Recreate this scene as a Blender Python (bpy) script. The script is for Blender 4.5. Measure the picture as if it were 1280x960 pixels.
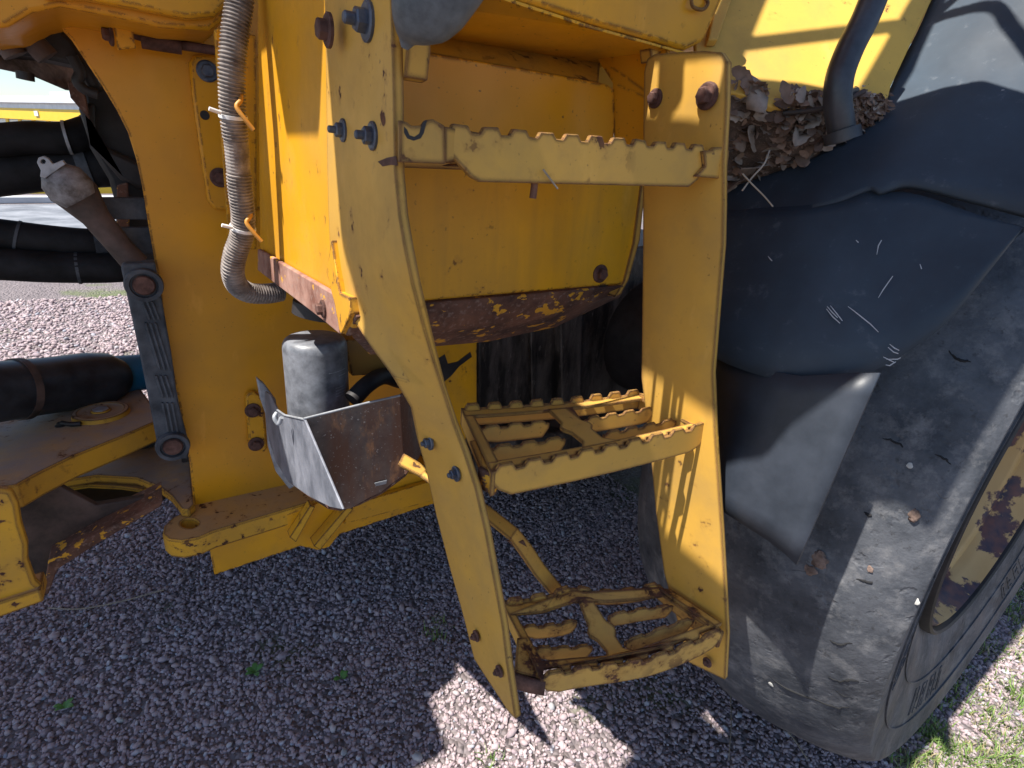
import bpy, bmesh, math, random
import numpy as np
from mathutils import Vector, Matrix
random.seed(7)
C = bpy.context.scene.collection
SC = bpy.context.scene
for o in list(bpy.data.objects): bpy.data.objects.remove(o)

# ------------------------------------------------------------------ camera
EYE = Vector((0, 0, 1.35))
RIGHT = Vector((0.84299719, -0.53287454, 0.07348782))
UP = Vector((0.14002925, 0.34929432, 0.92649085))
FWD = Vector((0.51937227, 0.77073874, -0.36907215))
FPX = 678.0
cd = bpy.data.cameras.new("camera"); cam = bpy.data.objects.new("camera", cd); C.objects.link(cam)
cd.sensor_width = 36; cd.lens = FPX / 1280 * 36; cd.clip_start = 0.02; cd.clip_end = 2000
M = Matrix.Identity(4)
for i in range(3):
    M[i][0] = RIGHT[i]; M[i][1] = UP[i]; M[i][2] = -FWD[i]; M[i][3] = EYE[i]
cam.matrix_world = M
SC.camera = cam

# ------------------------------------------------------------------ light
SUN = Vector((0.49, 0.0, -0.87)).normalized()          # travel direction
w = bpy.data.worlds.new("World"); SC.world = w; w.use_nodes = True
nt = w.node_tree; bg = nt.nodes['Background']
sky = nt.nodes.new('ShaderNodeTexSky'); sky.sky_type = 'NISHITA'; sky.sun_disc = False; sky.dust_density = .3; sky.ozone_density = 2.0
sky.sun_elevation = math.asin(-SUN.z)
sky.sun_rotation = math.atan2(-SUN.x, -SUN.y)
nt.links.new(sky.outputs[0], bg.inputs[0]); bg.inputs[1].default_value = 0.085
sl = bpy.data.lights.new("sun", 'SUN'); so = bpy.data.objects.new("sun", sl); C.objects.link(so)
sl.energy = 5.0; sl.angle = math.radians(0.55); sl.color = (1.0, 0.95, 0.86)
so.rotation_euler = SUN.to_track_quat('-Z', 'Y').to_euler(); so.location = (-3, 1, 6)
SC.view_settings.view_transform = 'Standard'; SC.view_settings.look = 'None'
SC.view_settings.gamma = 1; SC.view_settings.exposure = 1.0
try:
    SC.cycles.max_bounces = 6; SC.cycles.diffuse_bounces = 4
except Exception: pass

# ------------------------------------------------------------------ helpers
def ray(px, py): return RIGHT * (px - 640) + UP * (480 - py) + FWD * FPX
def PY(px, py, Y): d = ray(px, py); return EYE + d * (Y / d.y)
def PX(px, py, X): d = ray(px, py); return EYE + d * (X / d.x)
def PZ(px, py, Z): d = ray(px, py); return EYE + d * ((Z - EYE.z) / d.z)
def PP(px, py, p0, n):
    d = ray(px, py); return EYE + d * ((p0 - EYE).dot(n) / d.dot(n))

def link(name, me, mat, parent=None):
    o = bpy.data.objects.new(name, me); C.objects.link(o)
    if mat: me.materials.append(mat)
    if parent:
        o.parent = parent
        root = parent
        o.matrix_parent_inverse = parent.matrix_world.inverted() if parent.type == 'EMPTY' else Matrix.Identity(4)
    return o
def thing(name, label, cat, loc=(0, 0, 0), group=None):
    o = bpy.data.objects.new(name, None); C.objects.link(o); o.location = loc
    o.matrix_world = Matrix.Translation(loc)
    o['label'] = label; o['category'] = cat
    if group: o['group'] = group
    return o
def tag(o, label=None, cat=None, group=None, kind=None):
    if label: o['label'] = label
    if cat: o['category'] = cat
    if group: o['group'] = group
    if kind: o['kind'] = kind
    return o
def mesh(verts, faces, smooth=False):
    me = bpy.data.meshes.new('m'); me.from_pydata([tuple(v) for v in verts], [], faces); me.validate(); me.update()
    if smooth:
        me.polygons.foreach_set('use_smooth', [True] * len(me.polygons))
    return me
def fixn(me):
    bm = bmesh.new(); bm.from_mesh(me); bmesh.ops.recalc_face_normals(bm, faces=bm.faces); bm.to_mesh(me); bm.free()
def bevel(o, wdt, seg=2, ang=35):
    m = o.modifiers.new('bevel', 'BEVEL'); m.width = wdt; m.segments = seg; m.limit_method = 'ANGLE'; m.angle_limit = math.radians(ang)
    m.harden_normals = False
    for p in o.data.polygons: p.use_smooth = True
    try: o.data.set_sharp_from_angle(angle=math.radians(40))
    except Exception: pass
def plate(name, pts, thick, mat, parent=None, bev=0.0015, holes=None):
    """extruded outline: pts 3D, thick a vector"""
    bm = bmesh.new(); t = Vector(thick)
    def loop(P):
        a = [bm.verts.new(p) for p in P]; b = [bm.verts.new(p + t) for p in P]; return a, b
    a, b = loop(pts); n = len(a)
    if not holes:
        bm.faces.new(a); bm.faces.new(b[::-1])
    else:
        for side in (0, 1):
            es = []
            loops = [(a, b)[side]]
            for h in holes:
                if side == 0: h_ab = loop(h); loops.append(h_ab[0]); holes_v = globals().setdefault('_hv', []); holes_v.append(h_ab)
                else: loops.append(globals()['_hv'][holes.index(h)][1])
            for L in loops:
                for i in range(len(L)):
                    v0, v1 = L[i], L[(i + 1) % len(L)]
                    e = bm.edges.get((v0, v1)) or bm.edges.new((v0, v1)); es.append(e)
            bmesh.ops.triangle_fill(bm, edges=es, use_beauty=True)
        for h_ab in globals()['_hv']:
            A, B = h_ab; m = len(A)
            for i in range(m): bm.faces.new((A[i], A[(i + 1) % m], B[(i + 1) % m], B[i]))
        globals()['_hv'] = []
    for i in range(n): bm.faces.new((a[i], a[(i + 1) % n], b[(i + 1) % n], b[i]))
    bmesh.ops.recalc_face_normals(bm, faces=bm.faces)
    me = bpy.data.meshes.new(name); bm.to_mesh(me); bm.free()
    o = link(name, me, mat, parent)
    if bev: bevel(o, bev)
    return o
def grid_sheet(name, rows, thick, mat, parent=None, smooth=True, bev=0, sub=0):
    """rows: list of equal-length lists of points; thick vector/None -> solidify amount"""
    nr, nc = len(rows), len(rows[0])
    vs = [p for r in rows for p in r]
    fs = [(i * nc + j, i * nc + j + 1, (i + 1) * nc + j + 1, (i + 1) * nc + j) for i in range(nr - 1) for j in range(nc - 1)]
    me = mesh(vs, fs, smooth); o = link(name, me, mat, parent)
    if sub:
        m = o.modifiers.new('sub', 'SUBSURF'); m.levels = m.render_levels = sub
    m = o.modifiers.new('sol', 'SOLIDIFY'); m.thickness = abs(thick); m.offset = -1 if thick > 0 else 1
    if bev: bevel(o, bev)
    return o
def catmull(P, n=8):
    P = [Vector(p) for p in P]; Q = [2 * P[0] - P[1]] + P + [2 * P[-1] - P[-2]]; out = []
    for i in range(1, len(Q) - 2):
        for k in range(n):
            t = k / n; a, b, c, d = Q[i - 1], Q[i], Q[i + 1], Q[i + 2]
            out.append(0.5 * ((2 * b) + (c - a) * t + (2 * a - 5 * b + 4 * c - d) * t * t + (3 * b - a - 3 * c + d) * t ** 3))
    out.append(Q[-2]); return out
def tube_mesh(path, rad, seg=20, caps=True):
    """rad: number or list"""
    vs, fs = [], []; n = len(path)
    T = (path[1] - path[0]).normalized(); N = T.orthogonal().normalized()
    for i, p in enumerate(path):
        t = (path[min(i + 1, n - 1)] - path[max(i - 1, 0)]).normalized()
        N = (N - t * N.dot(t)).normalized(); B = t.cross(N)
        r = rad[i] if isinstance(rad, (list, tuple)) else rad
        for k in range(seg):
            a = 2 * math.pi * k / seg; vs.append(p + (N * math.cos(a) + B * math.sin(a)) * r)
    for i in range(n - 1):
        for k in range(seg):
            k2 = (k + 1) % seg
            fs.append((i * seg + k, i * seg + k2, (i + 1) * seg + k2, (i + 1) * seg + k))
    if caps:
        fs.append(tuple(range(seg))[::-1]); fs.append(tuple((n - 1) * seg + k for k in range(seg)))
    me = mesh(vs, fs, True); fixn(me)
    try: me.set_sharp_from_angle(angle=math.radians(50))
    except Exception: pass
    return me
def tube(name, path, rad, mat, parent=None, seg=20): return link(name, tube_mesh([Vector(p) for p in path], rad, seg), mat, parent)
def lathe_mesh(prof, origin, axis, seg=48, wob=None):
    axis = Vector(axis).normalized(); N = axis.orthogonal().normalized(); B = axis.cross(N); vs, fs = [], []; n = len(prof)
    for k in range(seg):
        a = 2 * math.pi * k / seg; d = N * math.cos(a) + B * math.sin(a)
        for (o, r) in prof: vs.append(Vector(origin) + axis * o + d * r)
    for k in range(seg):
        k2 = (k + 1) % seg
        for i in range(n - 1): fs.append((k * n + i, k * n + i + 1, k2 * n + i + 1, k2 * n + i))
    me = mesh(vs, fs, True)
    bm = bmesh.new(); bm.from_mesh(me); bmesh.ops.remove_doubles(bm, verts=bm.verts, dist=1e-5)
    bmesh.ops.recalc_face_normals(bm, faces=bm.faces); bm.to_mesh(me); bm.free()
    me.polygons.foreach_set('use_smooth', [True] * len(me.polygons))
    try: me.set_sharp_from_angle(angle=math.radians(38))
    except Exception: pass
    return me
def bolt(pos, nrm, r, mat, parent, shank=0.0, flange=1.75, name='bolt'):
    """hex flange bolt, nrm pointing out of the surface; r = half width of hex"""
    n = Vector(nrm).normalized(); N = n.orthogonal().normalized()
    ang = random.uniform(0, 1); N = Matrix.Rotation(ang, 3, n) @ N; B = n.cross(N)
    bm = bmesh.new()
    def ring(rad, h, s, off=0): return [bm.verts.new(Vector(pos) + n * h + (N * math.cos(2 * math.pi * (k + off) / s) + B * math.sin(2 * math.pi * (k + off) / s)) * rad) for k in range(s)]
    def stack(rs):
        for a, b in zip(rs[:-1], rs[1:]):
            s = len(a)
            for k in range(s): bm.faces.new((a[k], a[(k + 1) % s], b[(k + 1) % s], b[k]))
        bm.faces.new(rs[0][::-1]); bm.faces.new(rs[-1])
    F = flange
    stack([ring(r * F, -.001, 20), ring(r * F, r * .22, 20), ring(r * F * .86, r * .36, 20)])
    stack([ring(r * 1.1, r * .3, 6), ring(r * 1.1, r * 1.15, 6), ring(r * .92, r * 1.32, 6)])
    if shank: stack([ring(r * .55, r * 1.3, 14), ring(r * .55, r * 1.3 + shank, 14), ring(r * .4, r * 1.45 + shank, 14)])
    bmesh.ops.recalc_face_normals(bm, faces=bm.faces)
    me = bpy.data.meshes.new(name); bm.to_mesh(me); bm.free()
    o = link(name, me, mat, parent); return o

# ------------------------------------------------------------------ materials
class NB:
    def __init__(s, name):
        s.m = bpy.data.materials.new(name); s.m.use_nodes = True; s.t = s.m.node_tree
        s.b = s.t.nodes['Principled BSDF']; s.co = s.t.nodes.new('ShaderNodeTexCoord').outputs['Object']
    def n(s, typ, **kw):
        x = s.t.nodes.new(typ)
        for k, v in kw.items(): setattr(x, k, v)
        return x
    def L(s, a, b): s.t.links.new(a, b)
    def noise(s, scale, detail=4, rough=.55, vec=None, stretch=None):
        x = s.n('ShaderNodeTexNoise'); x.inputs['Scale'].default_value = scale; x.inputs['Detail'].default_value = detail; x.inputs['Roughness'].default_value = rough
        v = vec or s.co
        if stretch:
            mp = s.n('ShaderNodeMapping'); mp.inputs['Scale'].default_value = stretch; s.L(v, mp.inputs[0]); v = mp.outputs[0]
        s.L(v, x.inputs['Vector']); return x.outputs['Fac']
    def ramp(s, fac, a, b, ca=0., cb=1.):
        x = s.n('ShaderNodeMapRange'); x.inputs[1].default_value = a; x.inputs[2].default_value = b; x.inputs[3].default_value = ca; x.inputs[4].default_value = cb
        s.L(fac, x.inputs[0]); return x.outputs[0]
    def math(s, op, a, b=None):
        x = s.n('ShaderNodeMath', operation=op)
        for i, v in enumerate((a, b)):
            if v is None: continue
            if isinstance(v, (int, float)): x.inputs[i].default_value = v
            else: s.L(v, x.inputs[i])
        return x.outputs[0]
    def mix(s, fac, a, b):
        x = s.n('ShaderNodeMix', data_type='RGBA')
        if isinstance(fac, (int, float)): x.inputs[0].default_value = fac
        else: s.L(fac, x.inputs[0])
        for i, v in ((6, a), (7, b)):
            if isinstance(v, tuple): x.inputs[i].default_value = (*v, 1)
            else: s.L(v, x.inputs[i])
        return x.outputs[2]
    def bump(s, h, strength=.3, dist=.002):
        x = s.n('ShaderNodeBump'); x.inputs['Strength'].default_value = strength; x.inputs['Distance'].default_value = dist
        s.L(h, x.inputs['Height']); s.L(x.outputs[0], s.b.inputs['Normal']); return x
    def edge(s, radius=.004):
        bv = s.n('ShaderNodeBevel'); bv.samples = 4; bv.inputs['Radius'].default_value = radius
        g = s.n('ShaderNodeNewGeometry'); d = s.n('ShaderNodeVectorMath', operation='DOT_PRODUCT')
        s.L(bv.outputs[0], d.inputs[0]); s.L(g.outputs['Normal'], d.inputs[1])
        return s.ramp(d.outputs['Value'], .998, .94)
    def col(s, c): s.L(c, s.b.inputs['Base Color']) if not isinstance(c, tuple) else setattr(s.b.inputs['Base Color'], 'default_value', (*c, 1))
    def rough(s, r):
        if isinstance(r, (int, float)): s.b.inputs['Roughness'].default_value = r
        else: s.L(r, s.b.inputs['Roughness'])

def yellow(name, base=(.68, .32, .008), chips=.66, dirt=.25, wear=.5, rust=.0, edge=True, rgh=.38, streak=False, topdust=0):
    k = NB(name)
    b2 = tuple(x * .86 + .012 for x in base); b3 = tuple(x * 1.06 for x in base)
    c = k.mix(k.ramp(k.noise(5, 3), .35, .65), b2, b3)
    # thin grime film
    g = k.ramp(k.noise(9, 6, .65), .45, .75); g2 = k.math('MULTIPLY', g, dirt)
    c = k.mix(g2, c, (.20, .15, .09))
    if topdust:
        gg = k.n('ShaderNodeNewGeometry'); sx = k.n('ShaderNodeSeparateXYZ'); k.L(gg.outputs['Normal'], sx.inputs[0])
        td = k.math('MULTIPLY', k.ramp(sx.outputs[2], .75, .95), k.ramp(k.noise(12, 7, .7), .30, .62, topdust * .55, topdust)); c = k.mix(td, c, (.30, .25, .22))
    if streak:
        st = k.ramp(k.noise(14, 5, .6, stretch=(1, 1, .12)), .52, .72, 0, .35); c = k.mix(st, c, (.22, .14, .05))
    gate = k.ramp(k.noise(3.1, 3, .6), .46, .60)
    sf = k.ramp(k.noise(16, 6, .7, stretch=(1, 1, .35)), .60, .72, 0, .30); c = k.mix(sf, c, tuple(min(1, x * 1.25 + .06) for x in base))
    sp = k.math('MULTIPLY', k.ramp(k.noise(190, 2, .5), .70, .74, 0, .8), k.ramp(k.noise(4.3, 2), .42, .6)); c = k.mix(sp, c, (.07, .035, .02))
    nz1 = k.noise(38, 5, .6)
    ch = k.math('MULTIPLY', k.ramp(nz1, chips, chips + .012), gate)
    halo = k.math('MULTIPLY', k.ramp(nz1, chips - .07, chips + .01, 0, .55), gate)
    if rust > 0:
        nz2 = k.noise(13, 8, .72); ch = k.math('MAXIMUM', ch, k.ramp(nz2, 1 - rust, 1 - rust + .03)); halo = k.math('MAXIMUM', halo, k.ramp(nz2, 1 - rust - .07, 1 - rust + .02, 0, .7))
    c = k.mix(halo, c, (.26, .12, .03))
    if edge:
        e = k.edge(.006); en = k.ramp(k.noise(48, 5, .75), .62 - wear * .3, .66 - wear * .3)
        ch = k.math('MAXIMUM', ch, k.math('MULTIPLY', k.ramp(e, .18, .3), en))
    rc = k.mix(k.ramp(k.noise(60, 4), .35, .65), (.045, .02, .014), (.13, .055, .03))
    c = k.mix(ch, c, rc); k.col(c)
    k.rough(k.mix(ch, k.mix(g, (rgh,) * 3, (rgh + .25,) * 3), (.85,) * 3))
    h = k.math('SUBTRACT', k.math('MULTIPLY', k.noise(260, 2), .12), ch); k.bump(h, .35, .0006)
    k.b.inputs['Specular IOR Level'].default_value = .32
    return k.m
def rusty(name, a=(.05, .022, .016), b=(.20, .09, .055), flakes=0, fcol=(.60, .30, .022), rgh=.85, scale=14):
    k = NB(name)
    c = k.mix(k.ramp(k.noise(scale, 8, .7), .35, .68), a, b)
    c = k.mix(k.ramp(k.noise(scale * 9, 3), .55, .7, 0, .5), c, (.28, .2, .17))
    if flakes: c = k.mix(k.ramp(k.noise(32, 5, .55, stretch=(1, 1, 1.6)), flakes, flakes + .012), c, fcol)
    k.col(c); k.rough(rgh); k.bump(k.noise(scale * 8, 5, .7), .5, .0012); return k.m
def plain(name, c1, c2, scale=10, rgh=.6, metal=0, bs=.2, bscale=120, bd=.001, spec=.5):
    k = NB(name); k.col(k.mix(k.ramp(k.noise(scale, 6, .65), .35, .68), c1, c2)); k.rough(rgh)
    k.b.inputs['Metallic'].default_value = metal; k.b.inputs['Specular IOR Level'].default_value = spec
    k.bump(k.noise(bscale, 4), bs, bd); return k.m

Y_PLAIN = yellow('yellow_paint')
Y_ORANGE = yellow('orange_yellow_paint', base=(.68, .30, .008), dirt=.12, chips=.74, rgh=.33)
Y_LADDER = yellow('ladder_paint', base=(.60, .335, .055), chips=.66, dirt=.35, wear=1.1, rgh=.45)
Y_STEP = yellow('worn_step_paint', base=(.59, .33, .06), chips=.63, dirt=.5, wear=1.3, rgh=.5)
Y_STEP2 = yellow('rusted_step_paint', base=(.58, .34, .075), chips=.57, dirt=.5, wear=1.7, rust=.445, rgh=.6)
Y_PANEL = yellow('panel_paint', base=(.72, .36, .010), chips=.69, dirt=.2, streak=True, wear=.3)
Y_DIRTY = yellow('dusty_paint', base=(.64, .34, .03), chips=.62, dirt=.3, wear=1.1, rust=.36, rgh=.6, topdust=1.0)
Y_HITCH = yellow('hitch_paint', base=(.66, .34, .02), chips=.62, dirt=.3, wear=1.1, rust=.3, rgh=.5, topdust=.55)
Y_DECK = yellow('deck_paint', base=(.66, .40, .07), chips=.66, dirt=.35, rgh=.5, edge=False)
RUST = rusty('bare_rust'); RUSTFL = rusty('rust_with_paint_flakes', flakes=.60)
RUST_PINK = rusty('pale_rust', a=(.16, .06, .04), b=(.42, .24, .19), flakes=.66)
BOLT = plain('dark_bolt_steel', (.05, .06, .09), (.13, .15, .19), 60, .45, .5, .3, 300)
BOLTR = plain('rusty_bolt_steel', (.05, .02, .015), (.15, .075, .06), 60, .8, .1, .5, 300)
BLACKM = plain('greasy_black_metal', (.008, .007, .008), (.03, .026, .028), 14, .6, 0, .4, 90)
BLACKR = plain('hose_rubber', (.006, .006, .007), (.020, .020, .024), 16, .7, 0, .15, 60, .001, .25)
BRACK = plain('dusty_dark_bracket', (.02, .025, .035), (.10, .11, .13), 16, .7, 0, .5, 120)
STEEL = plain('dull_grey_steel', (.22, .23, .25), (.42, .44, .48), 30, .55, .3, .4, 160)
WHITE = plain('white_plastic', (.65, .66, .68), (.8, .8, .8), 30, .5, 0, .1)
BROWNM = plain('brown_oily_metal', (.02, .014, .012), (.11, .07, .06), 11, .65, 0, .6, 60)
PINKM = plain('dusty_underside', (.10, .075, .07), (.42, .33, .33), 16, .8, 0, .7, 50)
BLUEP = plain('blue_band', (.01, .13, .30), (.015, .20, .42), 12, .5)
TAN = plain('orange_clip', (.45, .20, .03), (.55, .26, .04), 10, .5)

# ------------------------------------------------------------------ loader
LD = thing('wheel_loader', 'worn yellow articulated wheel loader with access ladder, black fender and big slick tyre', 'wheel loader', (0.55, 1.2, 0))

# ---- column: the upright frame plate behind the conduit
YC = 1.42
col_px = [(60, -40), (66, 25), (88, 48), (108, 78), (128, 108), (146, 138), (160, 166), (170, 198), (178, 235), (186, 285), (193, 325), (199, 355),
          (203, 400), (211, 447), (222, 495), (231, 545), (238, 585), (243, 640), (300, 628), (372, 608), (470, 582), (600, 548), (596, 425), (590, 300), (560, -40)]
plate('frame_plate', [PY(x, y, YC) for x, y in col_px], (0, .035, 0), Y_ORANGE, LD, .003)
# rounded outer pad with two bolts
pad = [(236, 78), (242, 68), (300, 66), (330, 70), (330, 262), (300, 264), (268, 262), (259, 250), (250, 190), (240, 120)]
po = plate('bolt_pad', [PY(x, y, YC - .02) for x, y in pad], (0, .018, 0), Y_ORANGE, LD, .006)
for x, y in ((259, 89), (275, 222)): bolt(PY(x, y, YC - .022), (0, -1, 0), .0115, BOLT if y < 100 else BOLTR, LD)
link('bolt_hole', lathe_mesh([(0, .0), (.0015, .0), (.0015, .008), (0, .009)], PY(256, 144, YC - .0205), (0, -1, 0), 16), BLACKM, LD)
for x, y in ((259, 89), (275, 222)): pass
# small lower plate with two bolts that carries the guard
plate('guard_mount', [PY(x, y, YC - .02) for x, y in [(307, 497), (311, 491), (318, 490), (330, 500), (334, 560), (330, 566), (318, 562), (311, 552)]], (0, .018, 0), Y_PLAIN, LD, .004)
for x, y in ((316, 513), (320, 555)): bolt(PY(x, y, YC - .022), (0, -1, 0), .011, BOLTR, LD)
# top plate over the column (underside and rolled lip seen from below)
ZT = 1.56
top = [(0, 38), (30, 18), (75, 2), (110, -6), (110, -60), (560, -60), (420, 40), (322, 42), (276, 34), (262, 38), (150, 27), (70, 27)]
top3 = [PY(x, y, YC - .03 - (.10 if y > 20 and x > 60 else .0) * 0) for x, y in top]
plate('cab_floor_lip', [PY(x, y, 1.22) for x, y in [(-40, 40), (10, 33), (40, 15), (75, 8), (140, 20), (200, 34), (262, 38), (282, 22), (285, -60), (-40, -60)]], (0, .24, 0), Y_ORANGE, LD, .006)
plate('cab_floor_lip', [PY(x, y, 1.19) for x, y in [(50, -4), (105, -2), (170, 10), (235, 23), (268, 20), (290, 0), (290, -60), (40, -60)]], (0, .03, 0), Y_PLAIN, LD, .006)
plate('tab', [PY(x, y, 1.34) for x, y in [(141, 24), (164, 24), (170, 60), (147, 62)]], (0, .01, 0), Y_PLAIN, LD, .0015)
bolt(PY(139, 44, 1.36), (-1, -.2, 0), .010, BOLTR, LD)
tube('control_rod', catmull([PY(165, 42, 1.37), PY(205, 53, 1.37), PY(250, 60, 1.37), PY(300, 68, 1.37)], 5), .0085, BOLTR, LD, 12)
tube('control_rod', catmull([PY(176, 50, 1.37), PY(200, 54, 1.37), PY(226, 58, 1.37)], 5), .014, BOLTR, LD, 12)

# ---- lower flange with a lug, and the beam below it
ZF = .475
fl = [(203, 668), (205, 657), (214, 648), (228, 640), (243, 628), (372, 600), (470, 575), (520, 590), (440, 612), (400, 624), (330, 645), (266, 664), (248, 672), (226, 676), (210, 674)]
hole = [(237 + 11 * math.cos(a), 654 + 6 * math.sin(a)) for a in [i * math.pi / 7 for i in range(14)]]
plate('lower_flange', [PZ(x, y, ZF) for x, y in fl], (0, 0, -.052), Y_HITCH, LD, .004, holes=[[PZ(x, y, ZF) for x, y in hole]])
gus = [(238, 566), (243, 630), (236, 637), (226, 636), (214, 620), (198, 608), (170, 597), (120, 594), (70, 602), (62, 597), (120, 578), (190, 552)]
plate('lower_hitch_plate', [PZ(x, y, .47) for x, y in [(190, 606), (178, 612), (165, 610), (150, 608), (110, 606), (70, 612), (66, 600), (120, 580), (190, 560)]], (0, 0, -.05), Y_HITCH, LD, .004)
plate('lower_hitch_plate', [PZ(x, y, .50) for x, y in gus], (0, 0, -.024), Y_DIRTY, LD, .004)
plate('lower_hitch_plate', [PZ(x, y, .49) for x, y in [(66, 598), (100, 582), (150, 566), (200, 548), (200, 530), (150, 545), (100, 565), (62, 585)]], (0, 0, -.03), Y_HITCH, LD, .003)
YB = 1.30
plate('frame_beam', [PY(x, y, YB) for x, y in [(260, 676), (268, 719), (376, 683), (398, 688), (412, 684), (425, 668), (548, 628), (548, 592), (500, 590), (430, 618)]], (0, .14, 0), Y_PLAIN, LD, .003)
plate('gusset', [PY(x, y, YB - .03) for x, y in [(362, 672), (388, 632), (394, 634), (370, 678)]], (0, .03, 0), Y_HITCH, LD, .001)
plate('gusset', [PY(x, y, YB - .04) for x, y in [(392, 683), (434, 634), (442, 636), (400, 688)]], (0, .04, 0), Y_HITCH, LD, .001)
plate('gusset', [PY(x, y, YB - .02) for x, y in [(430, 655), (438, 632), (545, 600), (545, 625)]], (0, .018, 0), Y_PLAIN, LD, .001)

# ---- front frame end on the left: two stacked plates, a pin, a web and a side plate
ZH = .66
up_px = [(-120, 540), (0, 512), (120, 492), (176, 486), (190, 505), (196, 526), (150, 546), (90, 570), (45, 592), (20, 606), (-20, 612), (-120, 612)]
uh = plate('front_hitch_plate', [PZ(x, y, ZH) for x, y in up_px], (0, 0, -.058), Y_DIRTY, LD, .004)
pc = PZ(127, 518, ZH)
link('hitch_pin', lathe_mesh([(0, 0), (.016, 0), (.016, .020), (.010, .022), (.010, .048), (.013, .052), (.012, .062), (0, .064)][::1], pc, (0, 0, 1), 40), Y_DIRTY, LD)
link('hitch_pin_cap', lathe_mesh([(.0, .0), (.017, 0), (.017, .018), (.013, .021)], pc, (0, 0, 1), 6), STEEL, LD)
tube('grease_line', [PZ(78, 532, ZH) + Vector((0, 0, .008)), PZ(90, 534, ZH) + Vector((0, 0, .008)), PZ(102, 533, ZH) + Vector((0, 0, .008))], .006, BLACKM, LD, 10)
bolt(PZ(76, 532, ZH), (0, 0, 1), .007, BLACKM, LD)
plate('front_frame_side', [PY(x, y, 1.16) for x, y in [(-140, 612), (0, 612), (14, 614), (22, 630), (26, 655), (34, 680), (34, 700), (44, 728), (52, 735), (55, 750), (0, 770), (-140, 800)]], (0, .02, 0), Y_HITCH, LD, .006)
plate('front_frame_foot', [PY(x, y, 1.15) for x, y in [(-140, 782), (0, 753), (50, 737), (55, 752), (0, 772), (-140, 806)]], (0, .06, 0), Y_HITCH, LD, .003)
plate('front_frame_web', [PY(x, y, 1.42) for x, y in [(16, 600), (60, 600), (120, 632), (190, 620), (202, 630), (120, 672), (70, 700), (58, 745), (30, 745)]], (0, .02, 0), BROWNM, LD, .003)
plate('front_frame_web', [PY(x, y, 1.36) for x, y in [(60, 702), (120, 668), (204, 626), (200, 634), (122, 680), (72, 712), (60, 744), (54, 742)]], (0, .10, 0), RUSTFL, LD, .003)
plate('lower_front_hitch_plate', [PZ(x, y, .46) for x, y in [(40, 628), (66, 598), (120, 600), (206, 612), (190, 622), (120, 634), (70, 640)]], (0, 0, -.03), BLACKM, LD, .003)
plate('front_hitch_spacer', [PY(x, y, 1.75) for x, y in [(60, 605), (120, 570), (192, 535), (196, 556), (130, 582), (70, 612)]], (0, .1, 0), BLACKM, LD, .002)

# ---- black bolted bar in the opening
YBR = 1.40
bar_px = [(151, 334), (155, 330), (194, 328), (197, 345), (214, 440), (222, 500), (237, 560), (235, 574), (204, 575), (199, 568), (176, 450)]
plate('locking_bar', [PY(x, y, YBR - .03) for x, y in bar_px], (0, .04, 0), BRACK, LD, .004)
for (x, y) in ((180, 356), (216, 557)):
    P0 = PY(x, y, YBR - .032)
    link('bar_boss', lathe_mesh([(0, 0), (0.004, 0), (.004, .024), (.012, .026), (.012, .034), (0, .036)], P0, (0, -1, 0), 32), BRACK, LD)
    link('bar_bolt', lathe_mesh([(.003, .021), (.008, .021), (.012, .018), (.012, 0)], P0, (0, -1, 0), 24), BOLTR, LD)
for a, b in (((183, 377), (192, 400)), ((187, 404), (205, 463)), ((200, 470), (209, 498)), ((208, 504), (215, 540))):
    for dx in (-5, 1, 7):
        plate('bar_rib', [PY(a[0] + dx - 1.5, a[1], YBR - .036), PY(a[0] + dx + 1.5, a[1], YBR - .036), PY(b[0] + dx + 1.5, b[1], YBR - .036), PY(b[0] + dx - 1.5, b[1], YBR - .036)], (0, .008, 0), BRACK, LD, .001)

# ---- steering cylinder, hoses, rod with clevis, dark machinery
tube('steering_cylinder', [PY(-160, 510, 1.5), PY(-20, 492, 1.62), PY(60, 482, 1.72), PY(108, 475, 1.78), PY(134, 473, 1.80), PY(146, 472, 1.82)], [.072, .072, .073, .075, .072, .056], plain('oily_black_cylinder', (.010, .013, .019), (.035, .042, .055), 18, .42, 0, .2, 70), LD, 36)
tube('steering_cylinder_band', [PY(129, 471, 1.82), PY(150, 469, 1.85), PY(200, 462, 1.9)], [.0575, .0575, .05], BLUEP, LD, 28)
tube('steering_cylinder_collar', [PY(20, 487, 1.67), PY(30, 486, 1.68)], .077, BROWNM, LD, 30)
bolt(PY(109, 503, 1.74), (.1, -.2, -1), .011, BOLTR, LD)
def hose(pts, r, m=BLACKR, nm='hydraulic_hose'): return tube(nm, catmull([PY(*p) for p in pts], 6), r, m, LD, 18)
hose([(-60, 178, 1.75), (0, 175, 1.75), (40, 172, 1.75), (85, 172, 1.75), (130, 160, 1.78), (175, 168, 1.8)], .035)
hose([(-60, 222, 1.8), (0, 216, 1.8), (60, 210, 1.8), (120, 207, 1.8), (180, 206, 1.8)], .052)
hose([(-60, 288, 1.75), (0, 293, 1.75), (60, 300, 1.75), (120, 304, 1.75), (200, 300, 1.78)], .036)
hose([(-60, 326, 1.72), (0, 330, 1.72), (70, 334, 1.72), (150, 334, 1.72), (200, 325, 1.75)], .038)
for a_, b_, r_ in (((112, 166, 1.765), (124, 163, 1.77), .040), ((98, 208, 1.8), (112, 207, 1.8), .057), ((118, 304, 1.75), (132, 304, 1.752), .041), ((20, 295, 1.75), (24, 296, 1.75), .038), ((96, 335, 1.72), (100, 335, 1.72), .0395)):
    tube('hose_collar', [PY(*a_), PY(*b_)], r_, BRACK, LD, 20)
link('hose_clamp', tube_mesh([PY(82, 172, 1.745), PY(86, 172, 1.745)], .0375, 20), STEEL, LD)
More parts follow.
